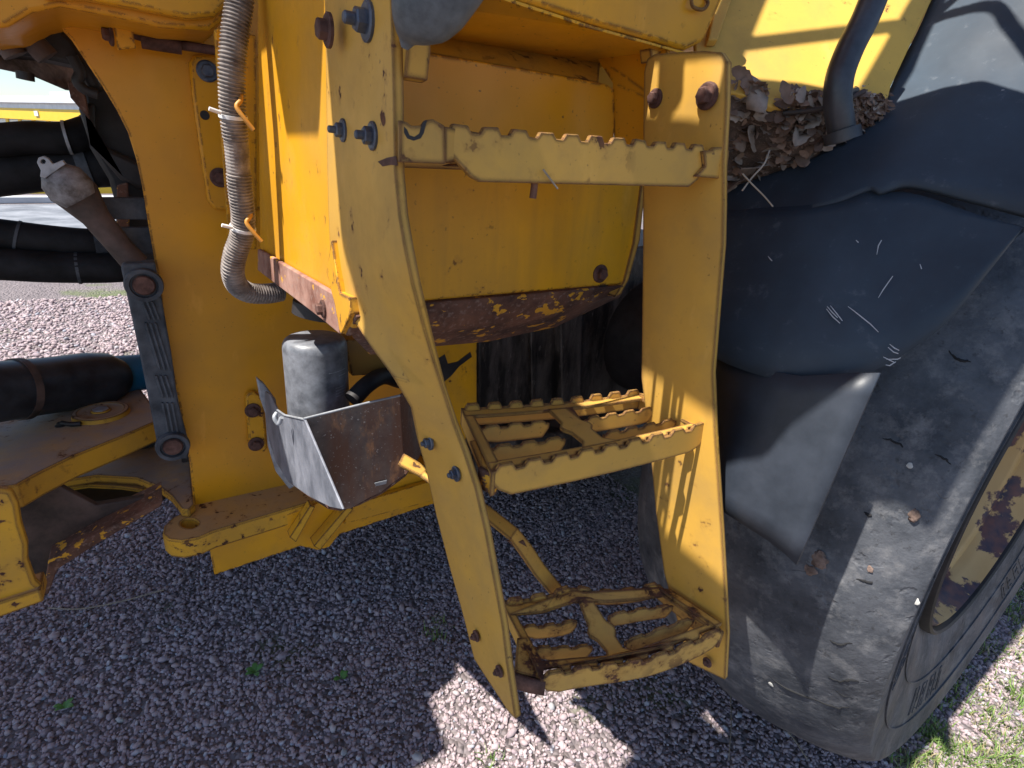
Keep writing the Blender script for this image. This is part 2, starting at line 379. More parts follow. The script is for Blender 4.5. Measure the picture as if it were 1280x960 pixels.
tube('linkage_rod', [PY(80, 222, 1.42), PY(96, 243, 1.42), PY(120, 272, 1.42), PY(150, 308, 1.42), PY(170, 330, 1.42)], [.034, .040, .026, .024, .026], BROWNM, LD, 20)
tube('rod_socket', [PY(66, 212, 1.40), PY(76, 222, 1.40), PY(90, 238, 1.40), PY(101, 250, 1.40)], [.024, .038, .041, .030], plain('mottled_socket_steel', (.07, .055, .05), (.30, .30, .32), 34, .6, .2, .5, 160), LD, 24)
cv = [(46, 203), (48, 197), (54, 195), (60, 198), (66, 205), (78, 200), (82, 205), (56, 223), (50, 221), (51, 213)]
plate('clevis', [PY(x, y, 1.37) for x, y in cv], (0, .02, 0), STEEL, LD, .002, holes=[[PY(54 + 3.2 * math.cos(a), 202 + 3 * math.sin(a), 1.37) for a in [i * math.pi / 5 for i in range(10)]]])
plate('linkage_plate', [PY(x, y, 1.46) for x, y in [(112, 247), (182, 247), (188, 275), (128, 274)]], (0, .02, 0), BRACK, LD, .002)
plate('linkage_plate', [PY(x, y, 1.46) for x, y in [(136, 285), (190, 284), (196, 318), (160, 316)]], (0, .02, 0), BRACK, LD, .002)
plate('pump_housing', [PY(x, y, 1.62) for x, y in [(100, 95), (135, 105), (175, 150), (205, 250), (210, 332), (150, 334), (144, 290), (146, 262), (136, 225), (112, 185), (104, 130)]], (0, .15, 0), BLACKM, LD, .01)
plate('pump_housing', [PY(x, y, 1.58) for x, y in [(146, 232), (160, 228), (162, 290), (146, 300)]], (0, .02, 0), RUSTFL, LD, .002)
plate('pump_housing', [PY(x, y, 1.58) for x, y in [(118, 128), (120, 178), (190, 210), (180, 240), (150, 225), (112, 180), (96, 130)]], (0, .06, 0), BLACKM, LD, .01)
plate('hinge_bracket', [PY(x, y, 1.54) for x, y in [(84, 102), (96, 104), (106, 116), (112, 150), (88, 122)]], (0, .03, 0), RUST, LD, .002)
# underside of the cab seen through the opening
plate('cab_underside', [PY(-60, 78, 1.5), PY(0, 88, 1.55), PY(40, 96, 1.6), PY(82, 114, 1.7), PY(100, 116, 1.74), PY(92, 84, 1.74), PY(30, 62, 1.6), PY(-60, 50, 1.5)], (.0, .04, .06), PINKM, LD, .004)
plate('cab_underside', [PY(x, y, 1.5) for x, y in [(-60, 30), (20, 36), (66, 26), (90, 50), (112, 82), (128, 110), (112, 114), (95, 82), (40, 70), (-60, 60)]], (0, .1, 0), BLACKM, LD, .008)
for a, b in (((30, 40), (60, 72)), ((0, 44), (20, 70))): tube('cab_mount', [PY(*a, 1.46), PY(*b, 1.46)], .02, BROWNM, LD, 12)
tube('cab_mount_bolt', [PY(31, 90, 1.5), PY(32, 100, 1.5)], .014, BLACKM, LD, 8)
tube('breather_pipe', catmull([PY(90, 70, 1.49), PY(100, 90, 1.49), PY(97, 102, 1.49), PY(106, 112, 1.49), PY(122, 118, 1.49)], 5), .010, BLACKM, LD, 10)

# ---- box (tank) with side wall, front panel, ledge, right cheek
XB = .19; YP = .665
def BX(x, y): return PX(x, y, XB)
side = [(322, 44), (325, 312), (422, 388), (440, 400), (440, 100), (440, -60), (322, -60)]
plate('tank_side', [BX(*p) for p in side], (.012, 0, 0), Y_PLAIN, LD, .002)
fl0 = BX(321, 312); fl1 = BX(321, 44)
plate('tank_back_flange', [PX(300, 44, XB - .04) if 0 else fl1 + Vector((-.062, 0, 0)), fl1, fl0, fl0 + Vector((-.055, 0, 0))], (0, .015, 0), Y_PLAIN, LD, .003)
plate('tank_rust_strip', [PX(x, y, XB - .010) for x, y in [(322, 311), (372, 341), (415, 366), (424, 378), (424, 418), (405, 402), (322, 338)]], (.008, 0, 0), RUST_PINK, LD, .002)
bolt(PX(404, 386, XB - .011), (-1, 0, 0), .007, BOLTR, LD)
plate('tank_corner_tab', [PX(x, y, XB - .018) for x, y in [(414, 300), (424, 366), (436, 372), (438, 392), (426, 418), (424, 412), (418, 380), (408, 340)]], (.016, 0, 0), Y_PLAIN, LD, .001)
plate('tank_corner_tab', [PX(x, y, XB - .012) for x, y in [(436, 378), (446, 396), (434, 420), (428, 416)]], (.010, 0, 0), RUSTFL, LD, .001)
pan = [(430, -60), (430, 400), (525, 377), (780, 355), (792, 305), (803, 230), (804, 170), (768, 172), (768, 110), (752, 103), (500, 60), (440, -20)]
plate('tank_panel', [PY(x, y, YP) for x, y in pan], (0, .012, 0), Y_PANEL, LD, .003)
# raised upper face with rounded corner
plate('tank_upper_face', [PY(x, y, YP - .006) for x, y in [(440, 56), (505, 61), (640, 83), (748, 103), (760, 106), (767, 113), (768, 122), (768, 198), (440, 190)]], (0, .005, 0), Y_ORANGE, LD, .002)
a0, a1 = PY(440, 50, YP), PY(748, 103, YP)
grid_sheet('tank_ledge', [[a0, a1], [PY(440, 22, YP + .05), PY(750, 78, YP + .05)], [PY(440, -10, YP + .06), PY(750, 50, YP + .06)]], .004, yellow('ledge_paint', base=(.58, .30, .03), chips=.60, dirt=.7, wear=1.2, rust=.36), LD, smooth=False)
plate('tank_back', [PY(x, y, YP + .10) for x, y in [(560, -60), (830, -60), (830, 150), (560, 120)]], (0, .01, 0), Y_PANEL, LD, .001)
# bottom skirt that curves under
c0 = [(436, 398), (480, 389), (525, 378), (600, 372), (690, 364), (778, 356)]
c1 = [(440, 418), (488, 418), (535, 410), (605, 404), (690, 390), (777, 362)]
c2 = [(462, 440), (500, 438), (542, 430), (610, 424), (694, 406), (774, 369)]
grid_sheet('tank_skirt', [[PY(x, y, YP - .002) for x, y in c0], [PY(x, y, YP + .02) for x, y in c1], [PY(x, y, YP + .10) for x, y in c2], [PY(x, y, YP + .10) + Vector((0, .3, .02)) for x, y in c2]], .004, RUSTFL, LD)
bolt(PY(750, 342, YP), (0, -1, 0), .0085, BOLTR, LD)
# right edge strip of the panel, and cheek
plate('tank_edge_strip', [PY(x, y, YP - .004) for x, y in [(803, 222), (808, 224), (800, 300), (786, 350), (776, 368), (768, 372), (780, 352), (792, 305)]], (0, .03, 0), Y_STEP, LD, .001)
ck = [PY(766, 104, YP - .002), PY(768, 200, YP - .002), PY(832, 200, .575), PY(834, 58, .575), PY(816, 58, .59), PY(745, 70, .70)]
grid_sheet('tank_cheek', [[ck[5], ck[0], ck[1]], [ck[3], (ck[3] + ck[2]) / 2, ck[2]]], .006, Y_ORANGE, LD, smooth=False)
plate('cheek_lip', [PY(x, y, .585) for x, y in [(813, 60), (836, 58), (838, 68), (824, 66), (822, 76), (815, 78)]], (0, .02, 0), Y_LADDER, LD, .001)

# ---- upper box above the ladder (battery or tool box), its face toward us
YU = .57
f_ = [(596, -60), (596, -18), (640, -2), (740, 30), (858, 63), (880, 52), (905, -4), (925, -60)]
zb = PY(740, 30, YU).z
fu = [PY(x, y, YU) for x, y in f_]
plate('upper_box', fu, (0, .19, 0), Y_PLAIN, LD, .005)
plate('upper_box_underside', [PY(470, -10, YU) , PY(596, -16, YU), PY(740, 32, YU + .002), PY(858, 65, YU + .002), PY(858, 65, YU + .002) + Vector((0, .17, 0)), PY(470, -10, YU) + Vector((0, .17, .0))], (0, 0, -.003), Y_PANEL, LD, .0005)
tube('lift_eye', catmull([PY(864, -4, YU - .004), PY(866, 8, YU - .008), PY(878, 12, YU - .008), PY(885, 4, YU - .004), PY(880, -6, YU - .002)], 5), .0022, Y_LADDER, LD, 8)
# black rubber handhold end
tube('rubber_grip', catmull([PY(600, -90, .40), PY(575, -50, .40), PY(548, -10, .41), PY(526, 18, .42), PY(512, 42, .43), PY(506, 60, .435)], 6),
     [.026] * 12 + [.026, .026, .0255, .025, .0245, .024, .023, .022, .020, .018, .016, .014, .012, .010, .008, .006, .005, .004, .003][:19], plain('scuffed_black_rubber', (.02, .024, .03), (.16, .18, .20), 18, .5, 0, .4, 60), LD, 24)

# ---- ladder side rails
def rail(rows, th, mat, nm='ladder_rail', nc=4):
    R = []
    for (fx, fy, Xf, rx, ry, Xr) in rows:
        a, b = PX(fx, fy, Xf), PX(rx, ry, Xr); R.append([a.lerp(b, k / (nc - 1)) for k in range(nc)])
    o = grid_sheet(nm, R, th, mat, LD, smooth=False)
    fixn(o.data); bevel(o, .0012); return o
XL = .183
Lr = [(494, -60, XL, 410, -60, XL), (497, 40, XL, 412, 40, XL), (499, 130, XL, 413, 130, XL), (500, 215, XL, 414, 215, XL), (505, 270, XL, 415, 262, XL),
      (511, 305, XL, 417, 310, XL), (520, 350, .190, 428, 356, XL), (531, 395, .205, 441, 392, XL), (543, 440, .222, 466, 432, XL + .002), (556, 485, .240, 493, 470, .195), (570, 528, .256, 515, 506, .215),
      (584, 565, .266, 524, 545, .240), (598, 608, .270, 535, 582, .256), (611, 665, .274, 548, 640, .268), (620, 715, .276, 566, 710, .274), (632, 780, .279, 583, 770, .279), (638, 830, .281, 596, 822, .281), (648, 897, .283, 638, 886, .283)]
lr = rail(Lr, -.009, Y_LADDER)
for m in lr.modifiers:
    if m.type == 'SOLIDIFY': m.offset = 0
XR = .565
Rr = [(880, 64, XR, 822, 68, XR), (904, 66, XR, 812, 74, XR), (912, 78, XR, 808, 90, XR), (911, 130, XR + .005, 807, 140, XR), (907, 205, XR + .01, 806, 215, XR), (907, 255, .585, 806, 262, .572), (906, 305, .597, 806, 312, .585), (899, 390, .600, 805, 396, .590), (893, 465, .602, 804, 472, .596),
      (896, 540, .612, 810, 520, .604), (900, 600, .622, 817, 585, .612), (904, 660, .632, 822, 640, .622), (908, 730, .642, 832, 715, .632), (911, 790, .650, 850, 780, .645), (908, 848, .655, 862, 826, .652)]
rr = rail(Rr, -.009, Y_LADDER)
for m in rr.modifiers:
    if m.type == 'SOLIDIFY': m.offset = 0
NX = (-1, 0, 0)
for x, y, X, r, mt, sh in ((460, 27, XL, .0090, BOLT, .008), (429, 163, XL, .0064, BOLT, .006), (466, 170, XL, .0070, BOLT, .006), (411, 38, XL - .012, .0085, BOLTR, 0),
                     (537, 553, .247, .0055, BOLT, .003), (570, 592, .264, .0055, BOLT, .003), (595, 795, .277, .0042, BOLTR, .002), (624, 839, .279, .0042, BOLTR, .002),
                     (884, 120, XR, .0085, BOLTR, 0), (819, 123, XR, .0066, BOLTR, 0)):
    bolt(PX(x, y, X - .005), NX, r, mt, LD, sh)
bolt(PX(884, 828, .640), NX, .0045, BOLTR, LD)
# the fold: a second flange on the left rail top front
plate('rail_flange', [PX(x, y, XL + .004) for x, y in [(497, -60), (499, 100), (506, 96), (509, 60), (508, -60)]], (.02, 0, 0), Y_LADDER, LD, .001)

# ---- steps
def serr(n, lo=.28, hi=.72):
    """list of (u, bump) over 0..1 with n teeth"""
    out = [(0, 0)]
    for i in range(n):
        a = (i + .15) / n; b = (i + .27) / n; c = (i + .73) / n; d = (i + .85) / n
        out += [(a, 0), (b, 1), (c, 1), (d, 0)]
    out.append((1, 0)); return out
class Step:
    def __init__(s, FL, FR, RL, RR, mat, sag=lambda u, v: 0.0):
        s.c = [Vector(p) for p in (FL, FR, RL, RR)]; s.mat = mat; s.sag = sag
        s.root = None
        n = (s.c[1] - s.c[0]).cross(s.c[2] - s.c[0]).normalized()
        s.n = n if n.z > 0 else -n
        s.W = (s.c[1] - s.c[0]).length; s.D = (s.c[2] - s.c[0]).length
    def p(s, u, v, w):
        a = s.c[0].lerp(s.c[1], u); b = s.c[2].lerp(s.c[3], u)
        return a.lerp(b, v) + s.n * (w + s.sag(u, v))
    def bar(s, nm, u0, u1, v, h, nt, th=.006, tooth=.006, w0=0, cham=(0, 0), parent=None, mat=None):
        P = serr(nt) if nt else [(i / 6, 0) for i in range(7)]
        dv = th / s.D; vs, fs = [], []
        for (t, bmp) in P:
            u = u0 + (u1 - u0) * t; hh = h
            du0 = (u - u0) * s.W; du1 = (u1 - u) * s.W
            if cham[0] and du0 < cham[0]: hh = h * (.35 + .65 * du0 / cham[0])
            if cham[1] and du1 < cham[1]: hh = h * (.35 + .65 * du1 / cham[1])
            top = w0 + bmp * tooth + random.uniform(-.0006, .0006)
            for vv in (v, v + dv): vs += [s.p(u, vv, top), s.p(u, vv, w0 - hh)]
        n = len(P)
        for i in range(n - 1):
            a, b = i * 4, (i + 1) * 4
            fs += [(a, b, b + 1, a + 1), (a + 2, a + 3, b + 3, b + 2), (a, a + 2, b + 2, b), (a + 1, b + 1, b + 3, a + 3)]
        fs += [(0, 1, 3, 2), (n * 4 - 4, n * 4 - 2, n * 4 - 1, n * 4 - 3)]
        me = mesh(vs, fs); fixn(me); o = link(nm, me, mat or s.mat, parent or s.root or LD); bevel(o, .0009, 2, 30); return o
    def flat(s, nm, uv, th=.005, w0=0, parent=None, mat=None, sub=1):
        bm = bmesh.new(); a = [bm.verts.new(s.p(u, v, w0)) for u, v in uv]; b = [bm.verts.new(s.p(u, v, w0 - th)) for u, v in uv]
        es = [bm.edges.new((a[i], a[(i + 1) % len(a)])) for i in range(len(a))]; bmesh.ops.triangle_fill(bm, edges=es, use_beauty=True)
        es = [bm.edges.new((b[i], b[(i + 1) % len(b)])) for i in range(len(b))]; bmesh.ops.triangle_fill(bm, edges=es, use_beauty=True)
        for i in range(len(a)): bm.faces.new((a[i], a[(i + 1) % len(a)], b[(i + 1) % len(a)], b[i]))
        bmesh.ops.recalc_face_normals(bm, faces=bm.faces)
        me = bpy.data.meshes.new(nm); bm.to_mesh(me); bm.free(); o = link(nm, me, mat or s.mat, parent or s.root or LD); bevel(o, .0008, 2, 30); return o
    def flange(s, nm, v0, v1, nt, u0=0, u1=1, notch=.010, parent=None, front=True, mat=None):
        """flat strip with pockets cut behind each tooth"""
        ed = []
        nv = notch / s.D
        for (t, bmp) in serr(nt):
            u = u0 + (u1 - u0) * t
            ed.append((u, (v0 + bmp * nv) if front else (v1 - bmp * nv)))
        back = [(u1 + (u0 - u1) * i / 5, v1 if front else v0) for i in range(6)]
        return s.flat(nm, ed + back, parent=parent, mat=mat, w0=-.0005)
def build_step(S, nt, spine, n_in, h=.026, label=None, ub=(0, 1), rear_h=.026, hin=.022):
    tg = thing_part('ladder_step', label); S.root = tg
    fd = .020 / S.D
    S.bar('front_nosing', 0, 1, 0, h, nt, tooth=.0075, cham=(.018, .014))
    S.flange('front_flange', fd * .35, fd * 1.25, nt, notch=.007)
    S.bar('rear_bar', 0, 1, 1, rear_h, nt, tooth=.008)
    S.flange('rear_flange', 1 - fd * 1.0, 1 - .002, nt, notch=.003, front=False)
    # end plates
    for e in (0, 1):
        ue = (0, .045) if e == 0 else (.955, 1)
        S.flat('end_flange', [(ue[0], fd), (ue[1], fd), (ue[1], 1 - fd), (ue[0], 1 - fd)])
        d = .006 / S.W
        uu = 0 if e == 0 else 1 - d
        vs = [S.p(uu, .0, -.001), S.p(uu, 1, -.001), S.p(uu, 1, -rear_h), S.p(uu, .0, -h * .9)]
        t = S.p(uu + d, .5, 0) - S.p(uu, .5, 0)
        plate('end_plate', vs, t, S.mat, tg, .0008)
    # centre spine with a waist
    u = spine; q = .075
    S.flat('spine', [(u - q * 1.0, fd), (u + q * 1.5, fd), (u + q * .7, fd + .10), (u + q * .7, .40), (u + q * 1.0, .47), (u + q * 1.0, .53), (u + q * .7, .60), (u + q * .6, .9), (u + q * 1.1, 1 - fd), (u - q * 1.1, 1 - fd), (u - q * .6, .9), (u - q * .7, .60), (u - q * 1.0, .53), (u - q * 1.0, .47), (u - q * .7, .40), (u - q * .6, fd + .10)])
    for i in range(n_in):
        v = (i + 1) / (n_in + 1)
        S.bar('tread_bar', .05, u - q * 1.15, v + .02, hin, max(3, nt // 2 - 1), th=.005, tooth=.0045, w0=-.006, cham=(.012, .01))
        S.bar('tread_bar', u + q * 1.2, .95, v - .02, hin, max(3, nt // 2), th=.005, tooth=.0045, w0=-.006, cham=(.012, .01))
def thing_part(nm, label=None):
    o = bpy.data.objects.new(nm, None); C.objects.link(o); o.parent = LD; o.matrix_parent_inverse = LD.matrix_world.inverted()
    if label: o['label'] = label
    return o
# step 1 (eye level), step 2, step 3: corners where they stand
z1 = 1.345
def Zof(px, py, Y): return PY(px, py, Y).z
# top step: only the front bar and its end tabs face us
F1L = PY(556, 163, .455); F1R = PY(884, 188, .455)
t1 = Vector((0, .14, -.004))
S1 = Step(F1L, F1R, F1L + t1, F1R + t1, Y_STEP)
tg = thing_part('ladder_step', 'topmost step, seen edge on'); S1.root = tg
S1.bar('front_nosing', 0, 1, 0, .040, 11, tooth=.0055, cham=(.030, .012))
S1.flange('front_flange', .02, .13, 11, notch=.006)
S1.bar('rear_bar', 0, 1, 1, .03, 11, tooth=.0055)
S1.bar('tread_bar', .05, .95, .35, .018, 10, th=.005, tooth=.004, w0=-.006)
S1.bar('tread_bar', .05, .95, .66, .018, 10, th=.005, tooth=.004, w0=-.006)
plate('step_tab', [PY(x, y, .448) for x, y in [(500, 150), (510, 153), (514, 157), (528, 157), (533, 150), (542, 149), (556, 157), (557, 205), (500, 203)]], (0, .006, 0), Y_STEP, tg, .001)
plate('step_tab', [PY(556, 158, .449), PY(556, 204, .449), PY(596, 192, .470), PY(600, 166, .470)], (0, .004, 0), Y_STEP, tg, .001)
plate('step_tab', [PY(x, y, .449) for x, y in [(880, 189), (890, 188), (894, 184), (904, 184), (912, 188), (908, 224), (870, 221), (882, 208)]], (0, .006, 0), Y_STEP, tg, .001)
plate('step_ledge', [PY(600, 196, .475), PY(880, 216, .475), PY(872, 222, .475), PY(560, 208, .475)], (0, .015, 0), Y_STEP, tg, .001)
# U shaped chip of bare metal
um = [(505, 158), (505, 166), (509, 173), (517, 176), (526, 173), (530, 166), (532, 157), (534, 150), (529, 152), (526, 160), (524, 167), (518, 171), (512, 169), (509, 162)]
plate('paint_chip', [PY(x, y, .4478) for x, y in um], (0, .0006, 0), BLACKM, tg, 0)
plate('paint_chip', [PX(x, y, XL - .0052) for x, y in [(472, 202), (484, 197), (495, 195), (497, 207), (488, 206), (478, 208)]], (.0005, 0, 0), BOLTR, lr, 0)
z2 = 1.033
S2 = Step(PZ(614, 591, z2), PZ(886, 533, z2 + .003), PZ(577, 512, z2), PZ(803, 492, z2), Y_STEP, sag=lambda u, v: -.004 * math.sin(math.pi * u))
build_step(S2, 9, .47, 2, h=.035, label='middle step, paint worn along the nosing')
z3 = .735
S3 = Step(PZ(676, 850, z3 - .012), PZ(905, 792, z3 + .0), PZ(630, 752, z3 - .002), PZ(828, 731, z3 + .006), Y_STEP2,
          sag=lambda u, v: -.016 * math.sin(math.pi * min(1, u * 1.05)) * (1 - .5 * v) + (.012 * math.exp(-((u - .42) / .10) ** 2) if v > .8 else 0) + .006 * math.sin(7 * u + 5 * v))
build_step(S3, 7, .46, 2, h=.036, label='lowest step, bent and rusted', hin=.025)
# torn corner of the steps near the left rail
for S, a, b in ((S2, (594, 575), (622, 610)), (S3, (640, 822), (690, 866))):
    P0 = S.p(-.02 if S is S2 else -.10, .14, -.004); P1 = S.p(.03, .02, -.006)
    k = Vector((0, .0, -.024))
    grid_sheet('corner_gusset', [[P0, P0.lerp(P1, .5) + Vector((0, -.004, 0)), P1], [P0 + k, P0.lerp(P1, .5) + k * 1.1, P1 + k]], .005, BOLTR if S is S3 else RUSTFL, S.root)
    grid_sheet('corner_gusset', [[P0, P1], [S.p(-.02, .5, -.004), S.p(.03, .5, -.002)]], .004, S.mat, S.root, smooth=False)
    P2 = S.p(1.02, .9, -.002); P3 = S.p(1.02, .1, -.002)
    grid_sheet('side_flange', [[S.p(.96, .95, 0), P2], [S.p(.97, .08, 0), P3]], .005, S.mat, S.root, smooth=False)

# ---- brace strap running under the ladder
bp = [(500, 575, .76), (530, 592, .74), (560, 612, .68), (605, 640, .60), (640, 668, .55), (656, 688, .545), (672, 712, .54), (702, 748, .53)]
rows = []
for i, (x, y, Y) in enumerate(bp):
    a = PY(x, y, Y); t = (PY(*bp[min(i + 1, 7)]) - PY(*bp[max(i - 1, 0)])).normalized()
    wv = Vector((1, .35, .15)); wv = (wv - t * wv.dot(t)).normalized() * .0115 * (1 if i < 5 else 1.05)
    rows.append([a - wv, a + wv])
grid_sheet('brace_strap', rows, .006, Y_STEP, LD, smooth=False, bev=.001)
a = PY(654, 683, .546)
plate('rust_scar', [PY(x, y, .5415) for x, y in [(634, 676), (644, 678), (655, 676), (662, 690), (666, 704), (660, 710), (652, 694), (642, 684)]], (0, .003, 0), RUST, LD, 0)

# ---- corrugated conduit on the tank side
cp = [(302, -30, 1.02), (299, 5, 1.02), (294, 40, 1.02), (290, 85, 1.02), (291, 140, 1.03), (296, 185, 1.04), (300, 235, 1.05), (304, 270, 1.06), (302, 295, 1.07), (294, 318, 1.08), (291, 340, 1.09), (297, 357, 1.11), (312, 366, 1.12), (334, 367, 1.13), (352, 364, 1.14)]
cpth = catmull([PY(*p) for p in cp], 26)
L_ = 0; path2, rad2 = [cpth[0]], []
for p, q in zip(cpth[:-1], cpth[1:]): path2.append(q)
rad2 = []; s_ = 0
rs_path = []
# resample evenly
tot = [0]
for p, q in zip(cpth[:-1], cpth[1:]): tot.append(tot[-1] + (q - p).length)
N_ = int(tot[-1] / .0013); j = 0
for i in range(N_ + 1):
    d = tot[-1] * i / N_
    while j < len(tot) - 2 and tot[j + 1] < d: j += 1
    t = (d - tot[j]) / max(1e-9, tot[j + 1] - tot[j]); p = cpth[j].lerp(cpth[j + 1], t); rs_path.append(p)
    smooth_part = EYE.z - p.z < -.02 and .36 < i / N_ < .42
    k = i % 4
    r = .0180 + (.0016 if k in (1, 2) else -.0012)
    if .385 < i / N_ < .47: r = .0180 + (.0006 if k in (1, 2) else 0)
    rad2.append(r)
tube('corrugated_conduit', rs_path, rad2, plain('dusty_grey_conduit', (.10, .08, .075), (.32, .28, .26), 40, .6, 0, .3, 200), LD, 18)
WC = plain('bright_conduit', (.45, .47, .52), (.75, .75, .78), 40, .6)
def ringc(i, nm, r, mat, ln=4, dx=0):
    seg = rs_path[i:i + ln]; tube(nm, seg, r, mat, LD, 18)
def near(px, py):
    best = min(range(len(rs_path)), key=lambda i: (Vector(proj(rs_path[i])) - Vector((px, py))).length); return best
def proj(P):
    d = P - EYE; z = d.dot(FWD); return (640 + FPX * d.dot(RIGHT) / z, 480 - FPX * d.dot(UP) / z)
for x, y in ((291, 143), (304, 283)):
    i = near(x, y); ringc(i, 'zip_tie', .0210, WHITE, 5)
    P0 = rs_path[i]
    tube('zip_tie_tail', [P0 + Vector((-.018, -.014, 0)), P0 + Vector((-.034, -.016, .004))], .003, WHITE, LD, 8)
    tube('wire_hook', catmull([P0 + RIGHT * .018 + UP * .030 - FWD * .012, P0 + RIGHT * .022 + UP * .012 - FWD * .02, P0 + RIGHT * .018 - FWD * .024, P0 + RIGHT * .026 - UP * .014 - FWD * .018, P0 + RIGHT * .036 - UP * .028 - FWD * .008], 5), .0035, TAN, LD, 10)
# ---- filter and its guard
fc = PY(397, 482, 1.07); Rf = .0615
prof = [(-.17, 0), (-.17, Rf), (.084, Rf), (.092, Rf * .985), (.099, Rf * .93), (.103, Rf * .85), (.1045, Rf * .74), (.105, 0)]
# canister axis leans like the plumb line
link('filter_canister', lathe_mesh(prof, fc, (0, 0, 1), 56), plain('dusty_black_canister', (.09, .095, .11), (.24, .25, .28), 34, .42, .0, .2, 200, .0005, .6), LD)
GU = plain('bare_guard_steel', (.11, .12, .15), (.27, .28, .33), 16, .55, .25, .5, 260)
def guard_mat():
    k = NB('rusting_guard_steel')
    g = k.mix(k.ramp(k.noise(50, 5), .35, .65), (.10, .08, .075), (.19, .15, .13))
    st = k.ramp(k.noise(13, 6, .6, stretch=(1, 1, .25)), .42, .62)
    c = k.mix(st, g, (.16, .07, .04))
    c = k.mix(k.ramp(k.noise(30, 5, .7, stretch=(1, 1, .4)), .58, .70), c, (.42, .20, .09))
    c = k.mix(k.ramp(k.noise(220, 2), .66, .72, 0, .7), c, (.5, .46, .42))
    k.col(c); k.rough(.6); k.bump(k.noise(240, 5, .7), .6, .0012); return k.m
for zz, a0, a1 in ((.046, .15, .85), (.036, .5, .85), (.012, .35, .8), (.006, .35, .75), (.0, .35, .8), (-.006, .35, .7)):
    R_ = Rf + .0004; seg_ = [fc + Vector((R_ * math.sin(t), -R_ * math.cos(t), zz)) for t in [a0 + (a1 - a0) * i / 8 for i in range(9)]]
    o = grid_sheet('printed_line', [[q for q in seg_], [q + Vector((0, 0, .0012)) for q in seg_]], .0003, STEEL, LD)
# plan path of the guard: from the mount, forward, round a corner, back across
gt = [(334, 488, 1.30), (338, 498, 1.18), (346, 506, 1.06), (358, 514, .95), (373, 522, .88), (380, 524, .87), (404, 519, .868), (440, 511, .862), (478, 502, .856), (508, 486, .88), (526, 458, .96)]
gb = [(336, 560, 1.32), (345, 580, 1.22), (358, 598, 1.12), (378, 614, 1.02), (408, 632, .92), (422, 637, .90), (436, 634, .89), (452, 628, .885), (480, 612, .88), (506, 590, .90), (528, 560, .98)]
GA, GB, GC, GD = PY(336, 500, 1.22), PY(380, 524, .875), PY(500, 495, .875), PY(530, 458, 1.0)
def vpl(a, b): d = b - a; n_ = Vector((-d.y, d.x, 0)).normalized(); return a, n_
def gp(pts, a, b): p0, n_ = vpl(a, b); return [PP(x, y, p0, n_) for x, y in pts], n_
GM = guard_mat()
q1, n1 = gp([(331, 489), (338, 494), (346, 512), (356, 519), (380, 524), (428, 637), (412, 634), (385, 620), (360, 602), (345, 578), (336, 550), (332, 520)], GA, GB)
plate('guard_side', q1, n1 * .004 * (1 if n1.x > 0 else -1), GU, LD, .0012)
q2, n2 = gp([(380, 524), (420, 514), (460, 504), (500, 495), (506, 594), (488, 606), (476, 616), (462, 622), (448, 630), (438, 636), (428, 637)], GB, GC)
plate('filter_guard', q2, n2 * .004 * (1 if n2.y > 0 else -1), GM, LD, .0012)
q3, n3 = gp([(500, 495), (516, 480), (530, 458), (534, 545), (524, 572), (506, 594)], GC, GD)
plate('filter_guard', q3, n3 * .004 * (1 if n3.y > 0 else -1), GM, LD, .0012)
tube('guard_rim', [q1[4] + Vector((0, 0, .001)), q2[1] + Vector((0, 0, .001)), q2[2] + Vector((0, 0, .001)), q2[3] + Vector((0, 0, .001))], .0022, STEEL, LD, 8)
tube('guard_rim', [q1[2], q1[3], q1[4]], .0022, STEEL, LD, 8)
bt = [q1[8], q1[7], q1[6], q2[10], q2[8], q2[6], q2[4], q3[4]]
grid_sheet('guard_bottom', [bt, [b + Vector((.03, .16, .02)) for b in bt]], .004, RUST, LD)
plate('guard_tab', [PY(x, y, .872) for x, y in [(468, 604), (484, 600), (483, 605), (470, 608)]], (0, .003, 0), STEEL, LD, .0008)
plate('guard_bracket', [PY(x, y, 1.30) for x, y in [(321, 473), (330, 480), (345, 500), (352, 560), (372, 606), (362, 612), (345, 590), (336, 560), (333, 520), (326, 500)]], (0, .02, 0), STEEL, LD, .003)
tube('guard_hook', catmull([PY(346, 516, .99), PY(343, 522, .985), PY(348, 530, .98), PY(352, 522, .975)], 4), .004, STEEL, LD, 8)
tube('filter_head', [PY(400, 395, 1.02), PY(402, 380, 1.02)], .05, BLACKM, LD, 24)
tube('fuel_pipe', catmull([PY(440, 500, 1.0), PY(460, 480, 1.02), PY(480, 470, 1.06), PY(500, 476, 1.1)], 4), .018, BLACKM, LD, 16)
plate('rear_cross_member', [PY(x, y, 1.08) for x, y in [(430, 425), (540, 425), (548, 470), (520, 480), (480, 468), (440, 470)]], (0, .05, 0), yellow('dark_brown_paint', base=(.30, .16, .04), dirt=.6), LD, .002)  # brown base, darker than the yellow plates around it
plate('rear_frame_web', [PY(x, y, 1.33) for x, y in [(530, 420), (596, 420), (596, 560), (530, 560)]], (0, .05, 0), Y_PANEL, LD, .002)
plate('paint_loss', [PY(x, y, 1.328) for x, y in [(548, 448), (556, 443), (560, 455), (572, 452), (588, 440), (590, 446), (574, 458), (564, 470), (552, 480), (549, 470)]], (0, .0015, 0), BLACKM, LD, 0)
